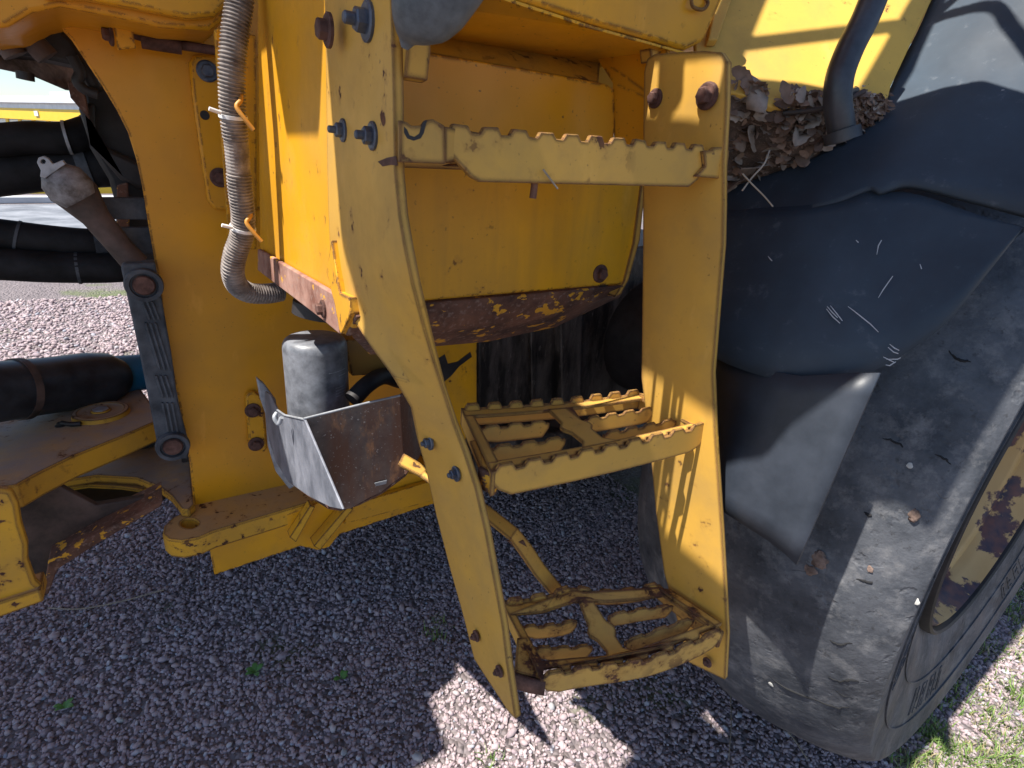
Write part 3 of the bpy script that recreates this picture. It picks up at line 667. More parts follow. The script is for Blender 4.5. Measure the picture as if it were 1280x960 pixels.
# transmission side: oil streaked dark casing
def oil():
    k = NB('oil_streaked_casing')
    c = k.mix(k.ramp(k.noise(16, 7, .7, stretch=(1, 1, .22)), .40, .66), (.012, .010, .010), (.13, .11, .10))
    c = k.mix(k.ramp(k.noise(60, 4, .7, stretch=(1, 1, .35)), .60, .72, 0, .7), c, (.25, .22, .20))
    k.col(c); k.rough(.5); k.bump(k.noise(40, 5, .7), .8, .004); return k.m
OIL = oil()
plate('transmission_casing', [PY(x, y, 1.40) for x, y in [(597, 330), (880, 300), (900, 560), (760, 590), (640, 580), (597, 560)]], (0, .5, 0), OIL, LD, .01)
plate('transmission_rib', [PY(x, y, 1.38) for x, y in [(663, 370), (668, 370), (672, 560), (666, 560)]], (0, .02, 0), OIL, LD, .003)
plate('transmission_rib', [PY(x, y, 1.36) for x, y in [(700, 360), (730, 360), (724, 560), (704, 560)]], (0, .04, 0), OIL, LD, .006)
slab_b = [Vector((x, y, .56)) for x, y in ((-.02, 1.5), (3.2, 1.5), (3.2, 3.0), (-.02, 3.0))]
plate('sump', [PY(597, 600, 1.25), PY(740, 592, 1.25), PY(830, 560, 1.25), PY(830, 530, 1.25), PY(720, 540, 1.25), PY(597, 556, 1.25)], (0, .25, 0), OIL, LD, .02)
plate('belly_guard', slab_b, (0, 0, .03), BLACKM, LD, .004)
plate('far_tank', [Vector((x, 2.3, z)) for x, z in ((.1, .42), (1.2, .42), (1.2, 1.9), (.1, 1.9))], (0, .6, 0), Y_PLAIN, LD, .01)
plate('engine_belly', [PY(560, 560, 1.4), PY(900, 560, 1.4), PY(900, 560, 1.4) + Vector((1.5, 1.4, 0)), PY(560, 560, 1.4) + Vector((0, 1.4, 0))], (0, 0, .05), BLACKM, LD, .01)

# ---- wheel
AX = Vector((.04, -1, 0)).normalized(); WC_ = Vector((1.552, .478, .790))
def rubber():
    k = NB('worn_dusty_rubber')
    c = k.mix(k.ramp(k.noise(7, 8, .7), .33, .68), (.012, .017, .026), (.105, .110, .126))
    c = k.mix(k.ramp(k.noise(24, 7, .72), .50, .72, 0, .7), c, (.21, .205, .21))
    c = k.mix(k.ramp(k.noise(75, 5, .7), .60, .68, 0, .6), c, (.018, .018, .02))
    k.col(c); k.rough(k.ramp(k.noise(12, 5), .3, .7, .5, .8))
    vo = k.n('ShaderNodeTexVoronoi', feature='DISTANCE_TO_EDGE'); vo.inputs['Scale'].default_value = 9
    mp = k.n('ShaderNodeMapping'); mp.inputs['Scale'].default_value = (.5, 1.0, 1.0); k.L(k.co, mp.inputs[0])
    nz = k.n('ShaderNodeTexNoise'); nz.inputs['Scale'].default_value = 6; k.L(k.co, nz.inputs['Vector'])
    ad = k.n('ShaderNodeMixRGB'); ad.blend_type = 'ADD'; ad.inputs[0].default_value = .35; k.L(mp.outputs[0], ad.inputs[1]); k.L(nz.outputs['Color'], ad.inputs[2]); k.L(ad.outputs[0], vo.inputs['Vector'])
    crack = k.math('MULTIPLY', k.ramp(vo.outputs['Distance'], .0, .012, 0, 1), 1)
    gate = k.ramp(k.noise(5, 2), .63, .70, 0, .8)
    crk = k.math('MULTIPLY', k.math('SUBTRACT', 1, crack), gate)
    pit = k.ramp(k.noise(30, 3, .5), .62, .70)
    h = k.math('SUBTRACT', k.math('ADD', k.math('MULTIPLY', k.noise(140, 5, .6), .10), k.math('MULTIPLY', k.noise(9, 8, .62), 1.2)), k.math('ADD', k.math('MULTIPLY', crk, .8), k.math('MULTIPLY', pit, .22))); k.bump(h, .75, .008)
    return k.m
def cyl_hit(px, py, R, c=WC_):
    d = ray(px, py).normalized(); ox, oz = EYE.x - c.x, EYE.z - c.z
    a = d.x ** 2 + d.z ** 2; b = 2 * (ox * d.x + oz * d.z); cc = ox * ox + oz * oz - R * R; D = b * b - 4 * a * cc
    if D < 0: D = 0
    return EYE + d * ((-b - math.sqrt(D)) / (2 * a))
RUB = rubber()
wheel = thing_part('wheel', 'big slick rear wheel with worn rubber')
pr = [(.212, .402), (.226, .43), (.240, .50), (.252, .57), (.259, .62), (.261, .665), (.268, .686), (.269, .692), (.262, .700), (.254, .709), (.236, .724), (.205, .741), (.15, .762), (.075, .782), (0, .7915)]
prof = pr + [(-o, r) for o, r in pr[::-1][1:]]
tm = lathe_mesh(prof, WC_, AX, 220)
from mathutils import noise as mn
for v in tm.vertices:
    c = v.co; d = c - WC_; ax = d.dot(AX); rv = d - AX * ax; r = rv.length
    k = mn.fractal(c * 4.0, 1.0, 2.0, 4) * .006 + mn.noise(c * 1.3) * .006
    f = 1 if r > .6 else .4
    c2 = c + rv.normalized() * k * f
    c2.z = max(c2.z, .001); v.co = c2
tyre = link('tyre', tm, RUB, wheel)
m_ = tyre.modifiers.new('s', 'SUBSURF'); m_.levels = m_.render_levels = 1
def rimm():
    k = NB('peeling_rim_paint')
    c = k.mix(k.ramp(k.noise(6, 4), .3, .7), (.46, .28, .10), (.54, .36, .16))
    p = k.ramp(k.noise(9, 7, .62), .50, .53)
    c = k.mix(p, c, k.mix(k.ramp(k.noise(30, 5), .35, .65), (.035, .03, .05), (.14, .06, .05)))
    k.col(c); k.rough(.6); k.bump(k.math('SUBTRACT', 1, p), .6, .001); return k.m
RIM = rimm()
link('rim', lathe_mesh([(.20, .40), (.222, .385), (.226, .376), (.215, .372), (.20, .368), (.19, .362), (.18, .358), (.165, .355), (.16, .335), (.155, .33), (.10, .322), (.07, .30), (.055, .24), (.055, .18), (.075, .15), (.11, .14), (.12, .10), (.125, 0)], WC_, AX, 160), RIM, wheel)
link('rim_lock_ring', lathe_mesh([(.18, .405), (.222, .404), (.232, .401), (.235, .396), (.231, .391), (.20, .388)], WC_, AX, 160), BLACKM, wheel)
N0 = AX.orthogonal().normalized(); B0 = AX.cross(N0)
for k in range(16):
    a = 2 * math.pi * k / 16; bolt(WC_ + AX * .056 + (N0 * math.cos(a) + B0 * math.sin(a)) * .21, AX, .015, BOLTR, wheel, .01, name='wheel_nut')
# moulded marks on the sidewall: worn raised blocks and bars, too worn to read
def sw(ang, r, o): return WC_ + AX * o + (Vector((math.cos(ang), .04 * math.cos(ang), math.sin(ang)))) * r
def onside(r):  # sidewall height for radius
    for (o1, r1), (o2, r2) in zip(pr[:-1], pr[1:]):
        if r1 <= r <= r2: return o1 + (o2 - o1) * (r - r1) / (r2 - r1)
    return .28
bm = bmesh.new()
def arcbar(a0, a1, r0, r1, h=.0017, n=4):
    lo, hi = [], []
    for i in range(n + 1):
        a = a0 + (a1 - a0) * i / n
        for r in (r0, r1): lo.append(bm.verts.new(sw(a, r, onside(r) - .004))); hi.append(bm.verts.new(sw(a, r, onside(r) + h)))
    for i in range(n):
        b = i * 2
        bm.faces.new((hi[b], hi[b + 2], hi[b + 3], hi[b + 1])); bm.faces.new((lo[b], hi[b], hi[b + 2], lo[b + 2])); bm.faces.new((lo[b + 1], lo[b + 3], hi[b + 3], hi[b + 1]))
    bm.faces.new((lo[0], lo[1], hi[1], hi[0])); bm.faces.new((lo[-1], lo[-2], hi[-2], hi[-1]))
for base in range(0, 360, 60):
    a = math.radians(base + 6)
    for k in range(7):
        a1 = a + .036 * (.6 + .4 * ((k * 7) % 3) / 2)
        arcbar(a, a + .006, .535, .60); arcbar(a + .006, a1, .590, .60) if k % 2 else arcbar(a + .006, a1, .535, .545)
        if k % 3: arcbar(a + .006, a1 - .004, .563, .571)
        if k % 2 == 0: arcbar(a1 - .003, a1 + .003, .535, .60)
        a += .060
for r in (.515, .618): 
    for a in range(0, 360, 5): arcbar(math.radians(a), math.radians(a + 5.02), r, r + .004, .0025, 2)
bmesh.ops.recalc_face_normals(bm, faces=bm.faces)
me = bpy.data.meshes.new('marks'); bm.to_mesh(me); bm.free()
tag(link('moulded_marks', me, RUB, wheel), kind='stuff')

from mathutils.bvhtree import BVHTree
TB = BVHTree.FromPolygons([v.co.copy() for v in tm.vertices], [tuple(p.vertices) for p in tm.polygons])
def tyre_pt(px, py, lift=0.0):
    loc, nor, _, _ = TB.ray_cast(EYE, ray(px, py).normalized())
    if loc is None: return cyl_hit(px, py, .79)
    if nor.dot(ray(px, py)) > 0: nor = -nor
    return loc + nor * lift
CUT = plain('cut_rubber', (.006, .006, .008), (.014, .014, .016), 40, .9)
for pts, wd in (([(1036, 800), (1050, 806), (1066, 803)], .0015), ([(1034, 846), (1050, 852), (1066, 850), (1084, 858)], .0018), ([(1040, 862), (1055, 870), (1072, 874)], .0015), ([(955, 842), (985, 862), (1015, 874), (1045, 884), (1062, 884)], .0024),
                ([(1103, 548), (1118, 552), (1130, 560)], .0016), ([(1168, 568), (1180, 573), (1188, 580)], .0014), ([(1070, 724), (1082, 727), (1092, 730)], .0022), ([(1080, 640), (1090, 645)], .0024), ([(1186, 440), (1200, 450), (1215, 452)], .0018)):
    n_ = len(pts) * 5 - 4
    path = catmull([tyre_pt(x, y, -.0009) for x, y in pts], 5); path = [p + Vector((0, random.gauss(0, .0010), random.gauss(0, .0010))) for p in path]
    link('tyre_cut', tube_mesh(path, [wd * (.25 + .9 * math.sin(math.pi * (q + .3) / (len(path) + .2))) for q in range(len(path))], 8), CUT, wheel)
MUD = plain('dried_mud', (.10, .065, .05), (.26, .18, .15), 60, .9, 0, .8, 150, .003); MUDW = plain('pale_droppings', (.45, .44, .42), (.6, .58, .55), 60, .9)
for x, y, s_, mt in ((1140, 642, .009, MUD), (1086, 712, .005, MUD), (1022, 700, .013, MUD), (1012, 713, .008, MUD), (1145, 752, .005, MUDW), (1136, 582, .004, MUDW), (963, 855, .006, MUDW)):
    bm = bmesh.new(); bmesh.ops.create_icosphere(bm, subdivisions=3, radius=s_); ctr_ = tyre_pt(x, y); nn = (ctr_ - WC_); nn = (nn - AX * nn.dot(AX)).normalized()
    for v in bm.verts: v.co *= 1 + mn.fractal(v.co * 120 + Vector((x, y, 0)), 1, 2, 3) * .7; v.co -= nn * v.co.dot(nn) * .85; v.co += ctr_
    me = bpy.data.meshes.new('mud'); bm.to_mesh(me); bm.free(); me.polygons.foreach_set('use_smooth', [True] * len(me.polygons)); link('mud_clod', me, mt, wheel)
# the wheel on the far side of the same axle, and the axle between them
far = thing_part('wheel', 'far rear wheel under the machine')
for ch in [c for c in C.objects if c.parent == wheel and c.name.split('.')[0] in ('tyre', 'rim')]:
    c2 = ch.copy(); C.objects.link(c2); c2.parent = far; c2.matrix_parent_inverse = Matrix.Translation((.0, 2.1, 0)); 
tube('rear_axle', [WC_ + Vector((0, .2, 0)), WC_ + Vector((0, .5, 0)), WC_ + Vector((0, .8, 0)), WC_ + Vector((0, 1.3, 0)), WC_ + Vector((0, 1.6, 0)), WC_ + Vector((0, 2.0, 0))], [.14, .13, .22, .22, .13, .14], BLACKM, LD, 28)

# ---- fender: plastic shell wrapped round the wheel
def fend():
    k = NB('faded_black_plastic')
    c = k.mix(k.ramp(k.noise(5, 6, .6), .35, .7), (.010, .019, .034), (.028, .048, .074))
    c = k.mix(k.ramp(k.noise(40, 5, .7), .60, .75, 0, .35), c, (.16, .17, .19))
    sc = k.ramp(k.noise(26, 3, .6, stretch=(.3, 1, 1.6)), .74, .76, 0, .6); c = k.mix(sc, c, (.35, .36, .38))
    k.col(c); k.rough(k.ramp(k.noise(8, 5), .3, .7, .62, .78)); k.b.inputs['Specular IOR Level'].default_value = .6
    k.bump(k.noise(160, 4), .12, .0008); return k.m
FEN = fend()
RFn = .938
def fh(x, y, dr=0):
    R = RFn + dr + .00045 * max(0, 90 - y)
    P = cyl_hit(x, y, R)
    for _ in range(8):
        q_ = .40 - P.y; P = cyl_hit(x, y, R - .27 * (0 if q_ < 0 else q_ * q_ / (q_ + .03)))
    return P
# upper piece: between the top boundary and the crack
ut = [(850, 262), (905, 236), (940, 222), (985, 208), (1040, 184), (1075, 166), (1095, 144), (1112, 112), (1130, 70), (1150, 30), (1168, -6), (1190, -60)]
ub = [(850, 250), (900, 268), (950, 266), (1000, 262), (1045, 252), (1085, 236), (1100, 240), (1130, 231), (1165, 236), (1195, 244), (1240, 256), (1285, 268)]
rows = []
ut2 = [(850, 262), (905, 236), (945, 221), (985, 208), (1030, 188), (1062, 172), (1090, 150), (1107, 122), (1128, 76), (1152, 28), (1180, -40), (1215, -120)]
ub2 = ub[:-1] + [(1400, 250)]
# columns run from top boundary to crack; extra right columns sweep outside the frame
cols_t = catmull([Vector((x, y, 0)) for x, y in ut2], 6); cols_b = catmull([Vector((x, y, 0)) for x, y in ub[:-2] + [(1250, 258), (1330, 280)]], 6)
cols_t = cols_t[:len(cols_b)]; 
for i in range(len(cols_b)):
    a, b = cols_t[i], cols_b[i]; r = []
    for k in range(13):
        t = k / 12; p = a.lerp(b, t)
        r.append(fh(p.x, p.y))
    rows.append(r)
last = cols_t[len(cols_b) - 1], cols_b[-1]
for j_ in (1, 2, 3, 4, 5):
    r = []
    for k in range(13):
        t = k / 12; p = last[0].lerp(last[1], t); q = Vector((1400, -60 + 390 * t, 0)); z_ = p.lerp(q, j_ / 5); r.append(fh(z_.x, z_.y))
    rows.append(r)
fu_ = grid_sheet('fender', rows, .008, FEN, LD); fu_['label'] = 'faded black fender shell, cracked across'
# lower piece, slipped slightly inward below the crack
lt = [(850, 245), (900, 262), (950, 260), (1000, 257), (1045, 251), (1085, 239), (1104, 241), (1130, 240), (1165, 248), (1195, 259), (1235, 272), (1280, 284)]
lb = [(850, 425), (903, 452), (930, 463), (960, 472), (995, 478), (1030, 478), (1065, 472), (1100, 460), (1140, 436), (1185, 402), (1232, 345), (1280, 284)]
ct = catmull([Vector((x, y, 0)) for x, y in lt], 6); cb = catmull([Vector((x, y, 0)) for x, y in lb], 6)
rows = []
for a, b in zip(ct, cb):
    r = []
    for k in range(15):
        t = k / 14; p = a.lerp(b, t); m_x = min(1, max(0, (p.x - 1000) / 120)); r.append(fh(p.x, p.y, .0012 * (1 - m_x) - .008 * m_x * (1 - .5 * t) - .003 * t - (.012 * max(0, t - .85) / .15)))
    rows.append(r)
grid_sheet('fender_lower', rows, .009, FEN, LD)
# scratches: scuffed plastic
def scr(pts, wd=1.2, nm='scratch'):
    wd *= .75
    P = [Vector((x, y, 0)) for x, y in pts]; v = []
    L = []; R = []
    for i, p in enumerate(P):
        t = (P[min(i + 1, len(P) - 1)] - P[max(i - 1, 0)]).normalized(); n = Vector((-t.y, t.x, 0)) * wd * (.2 + .8 * math.sin(math.pi * (i + .3) / len(P)))
        L.append(fh((p + n).x, (p + n).y, .0016)); R.append(fh((p - n).x, (p - n).y, .0016))
    grid_sheet(nm, [L, R], .0006, SCR, LD, smooth=False)
SCR = plain('pale_scuff', (.38, .40, .43), (.5, .5, .52), 200, .7)
for p in ([(1070, 300), (1073, 303)], [(960, 320), (963, 324), (965, 326)], [(1150, 330), (1152, 336)], [(1034, 383), (1040, 390), (1047, 397)], [(1038, 382), (1046, 392), (1053, 401)], [(1033, 386), (1041, 396), (1050, 404)], [(1060, 383), (1068, 389), (1078, 397), (1088, 405), (1098, 415)], [(1112, 430), (1118, 435), (1124, 438)], [(1110, 434), (1117, 440), (1123, 442)], [(1104, 446), (1112, 450), (1118, 453)], [(1108, 449), (1122, 449), (1126, 447)], [(1107, 456), (1112, 457), (1120, 452)], [(1096, 318), (1098, 307), (1102, 300)]): scr(p, .9)
scr([(1098, 372), (1104, 362), (1116, 345)], .8)
# mud flap
ft = [(880, 440), (950, 462), (1000, 470), (1040, 468), (1070, 466), (1099, 466)]
fb = [(880, 620), (907, 642), (935, 660), (960, 676), (980, 692), (995, 706)]
rows = []
for (x0, y0), (x1, y1) in zip(ft, fb):
    r = []
    for k in range(9):
        t = k / 8; x = x0 + (x1 - x0) * t; y = y0 + (y1 - y0) * t; X = .690 - .040 * t + .006 * math.sin(x * .03 + t * 3)
        r.append(PX(x, y, X))
    rows.append(r)
FL_ = plain('dark_mud_flap', (.012, .017, .027), (.036, .044, .062), 9, .5, 0, .15, 200, .0006, .6)
grid_sheet('mud_flap', rows, .006, FL_, LD)
# ---- yellow cowling behind the leaves
D0 = PY(925, 165, .52); D1 = PY(1100, 150, .44)
uD = (D1 - D0).normalized(); sl_ = Vector((.05, .62, .78)); nD = uD.cross(sl_).normalized()
if nD.y > 0: nD = -nD
def DK(x, y): return PP(x, y, D0, nD)
plate('cowling', [DK(x, y) for x, y in [(900, 112), (935, 120), (965, 134), (1000, 138), (1060, 134), (1106, 142), (1114, 108), (1165, 0), (1200, -80), (900, -80), (868, 0), (870, 70)]], -nD * .01, Y_DECK, LD, .002)
plate('cowling_edge', [DK(x, y) + nD * .002 for x, y in [(880, 60), (892, 60), (932, -60), (905, -60)]], nD * .012, Y_DECK, LD, .002)
# ---- handrail foot
HR = plain('handrail_black_paint', (.018, .02, .026), (.05, .055, .07), 22, .38, 0, .15, 120)
hp = catmull([PY(1125, -80, .46), PY(1103, -30, .455), (PY(1082, 22, .45)), PY(1062, 62, .445), PY(1050, 95, .44), PY(1047, 125, .435), PY(1050, 150, .43), PY(1054, 174, .425)], 6)
tube('handrail', hp, .0165, HR, LD, 28)
tube('handrail_collar', [PY(1052, 162, .428), PY(1054, 176, .424)], .0215, HR, LD, 28)
tube('handrail_peg', [PY(1052, 118, .445), PY(1070, 113, .46)], .0045, HR, LD, 12)

# ---- above the frame: unseen cab, and slabs added and cut to throw shade
def slab(nm, xy, z, h, mat, label=None):
    o = plate(nm, [Vector((x, y, z)) for x, y in xy], (0, 0, h), mat, LD, .01)
    if label: o['label'] = label
    return o
slab('shade_slab', [(.62, .20), (.245, .20), (.245, .24), (.205, .285), (.14, .335), (.10, .352), (.07, .41), (.07, .62), (-.1, .70), (-.17, .75), (-.17, .94), (-.10, .99), (-.10, 1.09),
    (-.35, 1.12), (-.52, 1.12), (-.58, .98), (-.68, .95), (-.70, .80), (-2.2, .80), (-2.2, 3.0), (3.0, 3.0), (3.0, .74), (.62, .72), (.34, .64), (.225, .61), (.225, .47), (.262, .46), (.265, .58), (.40, .575), (.50, .52), (.60, .45), (.66, .36)], 2.0, .03, Y_PLAIN)  # unseen slab, outline cut to steer where sun and shade fall
slab('front_shade_slab', [(-.75, .05), (-.03, .05), (-.05, .61), (-.12, .66), (-.24, .63), (-.28, .57), (-.45, .53), (-.75, .46)], 1.99, .03, Y_PLAIN)  # added unseen slab that keeps the sun off the left rail
slab('cab', [(-.1, 1.35), (1.6, 1.1), (1.6, 2.6), (-.1, 2.6)], 2.15, 1.5, Y_ORANGE)

# ------------------------------------------------------------------ ground
def gravel_ground():
    k = NB('gravel_ground')
    c = k.mix(k.ramp(k.noise(3, 6, .6), .35, .65), (.27, .225, .235), (.38, .32, .33))
    vo = k.n('ShaderNodeTexVoronoi'); vo.inputs['Scale'].default_value = 62; k.L(k.co, vo.inputs['Vector'])
    hs = k.n('ShaderNodeSeparateColor'); k.L(vo.outputs['Color'], hs.inputs[0])
    c = k.mix(k.ramp(hs.outputs[0], 0, 1, 0, .8), c, (.46, .40, .42))
    c = k.mix(k.ramp(vo.outputs['Distance'], .006, .014, 0, .6), c, (.07, .055, .055))
    gr = k.ramp(k.noise(1.1, 6, .65), .56, .66, 0, .75); c = k.mix(gr, c, (.11, .15, .035))
    k.col(c); k.rough(.9); k.bump(vo.outputs['Distance'], 1, .02).invert = True; return k.m
GG = gravel_ground()
n = 24; vs = []; ext = 600
g = mesh([(-ext, -ext, 0), (ext, -ext, 0), (ext, ext, 0), (-ext, ext, 0)], [(0, 1, 2, 3)])
tag(link('ground', g, GG), kind='structure')

rng = np.random.default_rng(3)
def ico():
    bm = bmesh.new(); bmesh.ops.create_icosphere(bm, subdivisions=1, radius=1)
    V = np.array([v.co[:] for v in bm.verts]); F = np.array([[v.index for v in f.verts] for f in bm.faces]); bm.free(); return V, F
IV, IF = ico()
def pebble_mesh(name, pts, sizes, mat, flat=.55):
    N = len(pts); nv = len(IV)
    V = np.repeat(IV[None], N, 0) * (1 + rng.uniform(-.22, .22, (N, nv, 1)))
    sc = np.stack([sizes * rng.uniform(.85, 1.5, N), sizes * rng.uniform(.7, 1.0, N), sizes * rng.uniform(.45, .8, N)], 1) / 2
    V = V * sc[:, None, :]
    q = rng.normal(size=(N, 4)); q[:, 1:3] *= .35; q /= np.linalg.norm(q, axis=1)[:, None]; w_, x, y, z = q.T
    R = np.stack([1 - 2 * (y * y + z * z), 2 * (x * y - z * w_), 2 * (x * z + y * w_), 2 * (x * y + z * w_), 1 - 2 * (x * x + z * z), 2 * (y * z - x * w_), 2 * (x * z - y * w_), 2 * (y * z + x * w_), 1 - 2 * (x * x + y * y)], 1).reshape(N, 3, 3)
    V = np.einsum('nij,nvj->nvi', R, V) + pts[:, None, :]
    F = IF[None] + (np.arange(N) * nv)[:, None, None]
    V = V.reshape(-1, 3); F = F.reshape(-1, 3)
    me = bpy.data.meshes.new(name); me.vertices.add(len(V)); me.vertices.foreach_set('co', V.ravel().astype(np.float32))
    me.loops.add(F.size); me.loops.foreach_set('vertex_index', F.ravel().astype(np.int32))
    me.polygons.add(len(F)); me.polygons.foreach_set('loop_start', np.arange(0, F.size, 3, dtype=np.int32)); me.polygons.foreach_set('use_smooth', np.ones(len(F), bool)); me.update(calc_edges=True); me.validate()
    return link(name, me, mat)
def stone_mat():
    k = NB('crushed_stone'); g = k.n('ShaderNodeNewGeometry'); r = g.outputs['Random Per Island']
    cr = k.n('ShaderNodeValToRGB'); k.L(r, cr.inputs[0]); e = cr.color_ramp.elements
    cols = [(0, (.24, .185, .215)), (.25, (.34, .26, .28)), (.5, (.42, .32, .33)), (.75, (.36, .29, .33)), (.90, (.47, .38, .38)), (.97, (.50, .49, .54)), (1, (.24, .27, .34))]
    e[0].position = 0; e[0].color = (*cols[0][1], 1); e[1].position = 1; e[1].color = (*cols[-1][1], 1)
    for p, c in cols[1:-1]: x = e.new(p); x.color = (*c, 1)
    c = k.mix(k.ramp(k.noise(160, 4), .4, .65, 0, .35), cr.outputs[0], (.44, .38, .36)); c = k.mix(k.ramp(k.noise(2.2, 4), .42, .62, 0, .3), c, (.18, .15, .17)); k.col(c); k.rough(.85); k.bump(k.noise(420, 3), .35, .001); return k.m
ST = stone_mat()
# stones where the camera can see ground, thinning with distance
def ground_xy(px, py): p = PZ(px, py, 0.0); return p.x, p.y
cells = []
cand = []
for (y0, y1, x0, x1, dens, sz) in ((.0, .5, .3, 3.0, 13500, .0097), (.5, 1.3, -.75, 1.7, 13500, .0097), (1.3, 2.4, -1.1, 1.7, 11500, .0104), (2.4, 3.8, -1.6, .9, 5500, .0145), (3.8, 6.0, -2.2, .2, 2000, .021)):
    N = int((y1 - y0) * (x1 - x0) * dens); P = np.stack([rng.uniform(x0, x1, N), rng.uniform(y0, y1, N), np.zeros(N)], 1)
    S = sz * rng.lognormal(0, .30, N); P[:, 2] = S * rng.uniform(-.05, .28, N)
    d = P - np.array(EYE); z = d @ np.array(FWD); u = 640 + FPX * (d @ np.array(RIGHT)) / z; v = 480 - FPX * (d @ np.array(UP)) / z
    ok = (z > .05) & (u > -60) & (u < 1340) & (v > 180) & (v < 1010)
    cand.append((P[ok], S[ok]))
P = np.concatenate([c[0] for c in cand]); S = np.concatenate([c[1] for c in cand])
tag(pebble_mesh('gravel', P, S, ST), kind='stuff')
# a few larger loose stones
big = [(522, 947, .032, 'pale flat stone at the left edge of the sunlit patch'), (575, 850, .02, 'grey stone in the shade left of the ladder rail tip'), (965, 855, .022, 'pale stone on the dark gravel in front of the tyre'),
       (690, 884, .024, 'pale square stone in the sunlit patch below the lowest step'), (430, 940, .02, 'grey stone in the shaded gravel midway to the sunlit patch'), (150, 900, .022, 'grey stone near the lower left corner of the gravel')]
for x, y, s, lb_ in big:
    p = PZ(x, y, .006)
    o = pebble_mesh('loose_stone', np.array([[p.x, p.y, s * .3]]), np.array([s]), plain('pale_stone', (.30, .30, .32), (.42, .40, .40), 60, .85))
    o['category'] = 'stone'; o['group'] = 'larger stones lying on the gravel'; o['label'] = lb_
# grass blades
def grass(name, centers, n, hgt, spread, mat, label=None, cat=None, kind=None, group=None):
    vs, fs = [], []
    for (cx_, cy_) in centers:
        for _ in range(n):
            r = spread * math.sqrt(random.random()); a = random.uniform(0, 6.283); b = Vector((cx_ + r * math.cos(a), cy_ + r * math.sin(a), 0))
            az = random.uniform(0, 6.283); L = hgt * random.uniform(.4, 1.1); lean = random.uniform(.3, 1.3); wd = random.uniform(.0012, .0028)
            dr = Vector((math.cos(az), math.sin(az), 0)); sd = Vector((-math.sin(az), math.cos(az), 0)); i0 = len(vs)
            for k in range(4):
                t = k / 3; c = b + dr * (L * lean * t * t * .8) + Vector((0, 0, L * t * (1 - .35 * lean * t))); wk = wd * (1 - t * .9)
                vs += [c - sd * wk, c + sd * wk]
            fs += [(i0 + 2 * k, i0 + 2 * k + 1, i0 + 2 * k + 3, i0 + 2 * k + 2) for k in range(3)]
    o = link(name, mesh(vs, fs, True), mat); tag(o, label, cat, group, kind); return o
def leafmat(nm, a, b):
    k = NB(nm); g = k.n('ShaderNodeNewGeometry'); k.col(k.mix(g.outputs['Random Per Island'], a, b)); k.rough(.6); return k.m
GR = leafmat('grass_blade', (.06, .13, .02), (.20, .28, .07)); GRD = leafmat('dry_grass', (.20, .17, .08), (.40, .34, .2))
# lawn edge at bottom right
ctr = []
for _ in range(170):
    x = random.uniform(1095, 1300); y = random.uniform(700, 975)
    p = PZ(x, y, 0)
    if x > 1115 + (945 - y) * .55: ctr.append((p.x, p.y))
grass('grass', ctr, 22, .035, .05, GR, kind='stuff')
grass('dry_grass', ctr[::2], 16, .03, .06, GRD, kind='stuff')
tuft = [((1165, 925), 'leafy green grass tuft beside the big tyre, nearest the bottom edge', 40, .06, .05), ((1268, 872), 'bright green grass tuft at the right edge of the gravel', 34, .06, .04), ((548, 788), 'thin grass tuft in the shaded gravel left of the lowest ladder step', 40, .04, .05), ((617, 950), 'short green grass tuft in the sunlit patch of gravel', 30, .025, .03)]
for (x, y), lb, n_, h_, sp in tuft:
    p = PZ(x, y, 0); grass('grass_tuft', [(p.x, p.y)], n_, h_, sp, GR, lb, 'grass', group='grass tufts in the gravel')
# small sprouts with real leaves
def sprout(x, y, s, lb, n=6):
    p = PZ(x, y, 0); vs, fs = [], []
    for i in range(n):
        az = i * 2.4 + random.random(); L = s * random.uniform(.6, 1.1); dr = Vector((math.cos(az), math.sin(az), 0)); sd = Vector((-math.sin(az), math.cos(az), 0)); i0 = len(vs)
        for t, wd in ((0, .05), (.3, .24), (.6, .28), (.85, .16), (1, .02)):
            c = p + dr * L * t + Vector((0, 0, .014 + L * .45 * math.sin(t * 2.2))); vs += [c - sd * wd * L, c + sd * wd * L]
        fs += [(i0 + 2 * k, i0 + 2 * k + 1, i0 + 2 * k + 3, i0 + 2 * k + 2) for k in range(4)]
    tag(link('weed', mesh(vs, fs, True), leafmat('weed_leaf', (.05, .14, .03), (.10, .24, .05))), lb, 'weed', 'small weeds sprouting through the gravel')
sprout(320, 845, .030, 'small green weed with pointed leaves in shaded gravel, middle of the three')
sprout(427, 852, .022, 'tiny green weed in the shaded gravel, nearest the ladder')
sprout(82, 890, .026, 'dull green weed low in the gravel near the lower left corner')
# thin stalks on the ground
def stalk(pts, r, lb, mat, z=.012):
    o = tube('dry_stalk', catmull([PZ(x, y, z) for x, y in pts], 6), r, mat, None, 8); tag(o, lb, 'stalk')
STK = plain('dry_stalk_fibre', (.22, .18, .14), (.36, .30, .24), 40, .8)
stalk([(60, 760), (100, 761), (150, 752), (205, 737)], .0022, 'thin pale stalk curving over the gravel beside the yellow hitch plate', STK)
stalk([(950, 885), (985, 915), (1010, 950)], .0018, 'thin dry stalk on the dark gravel in front of the tyre', STK)
stalk([(912, 850), (914, 900), (911, 950)], .0012, 'very thin upright stalk on the gravel under the ladder rail', STK)
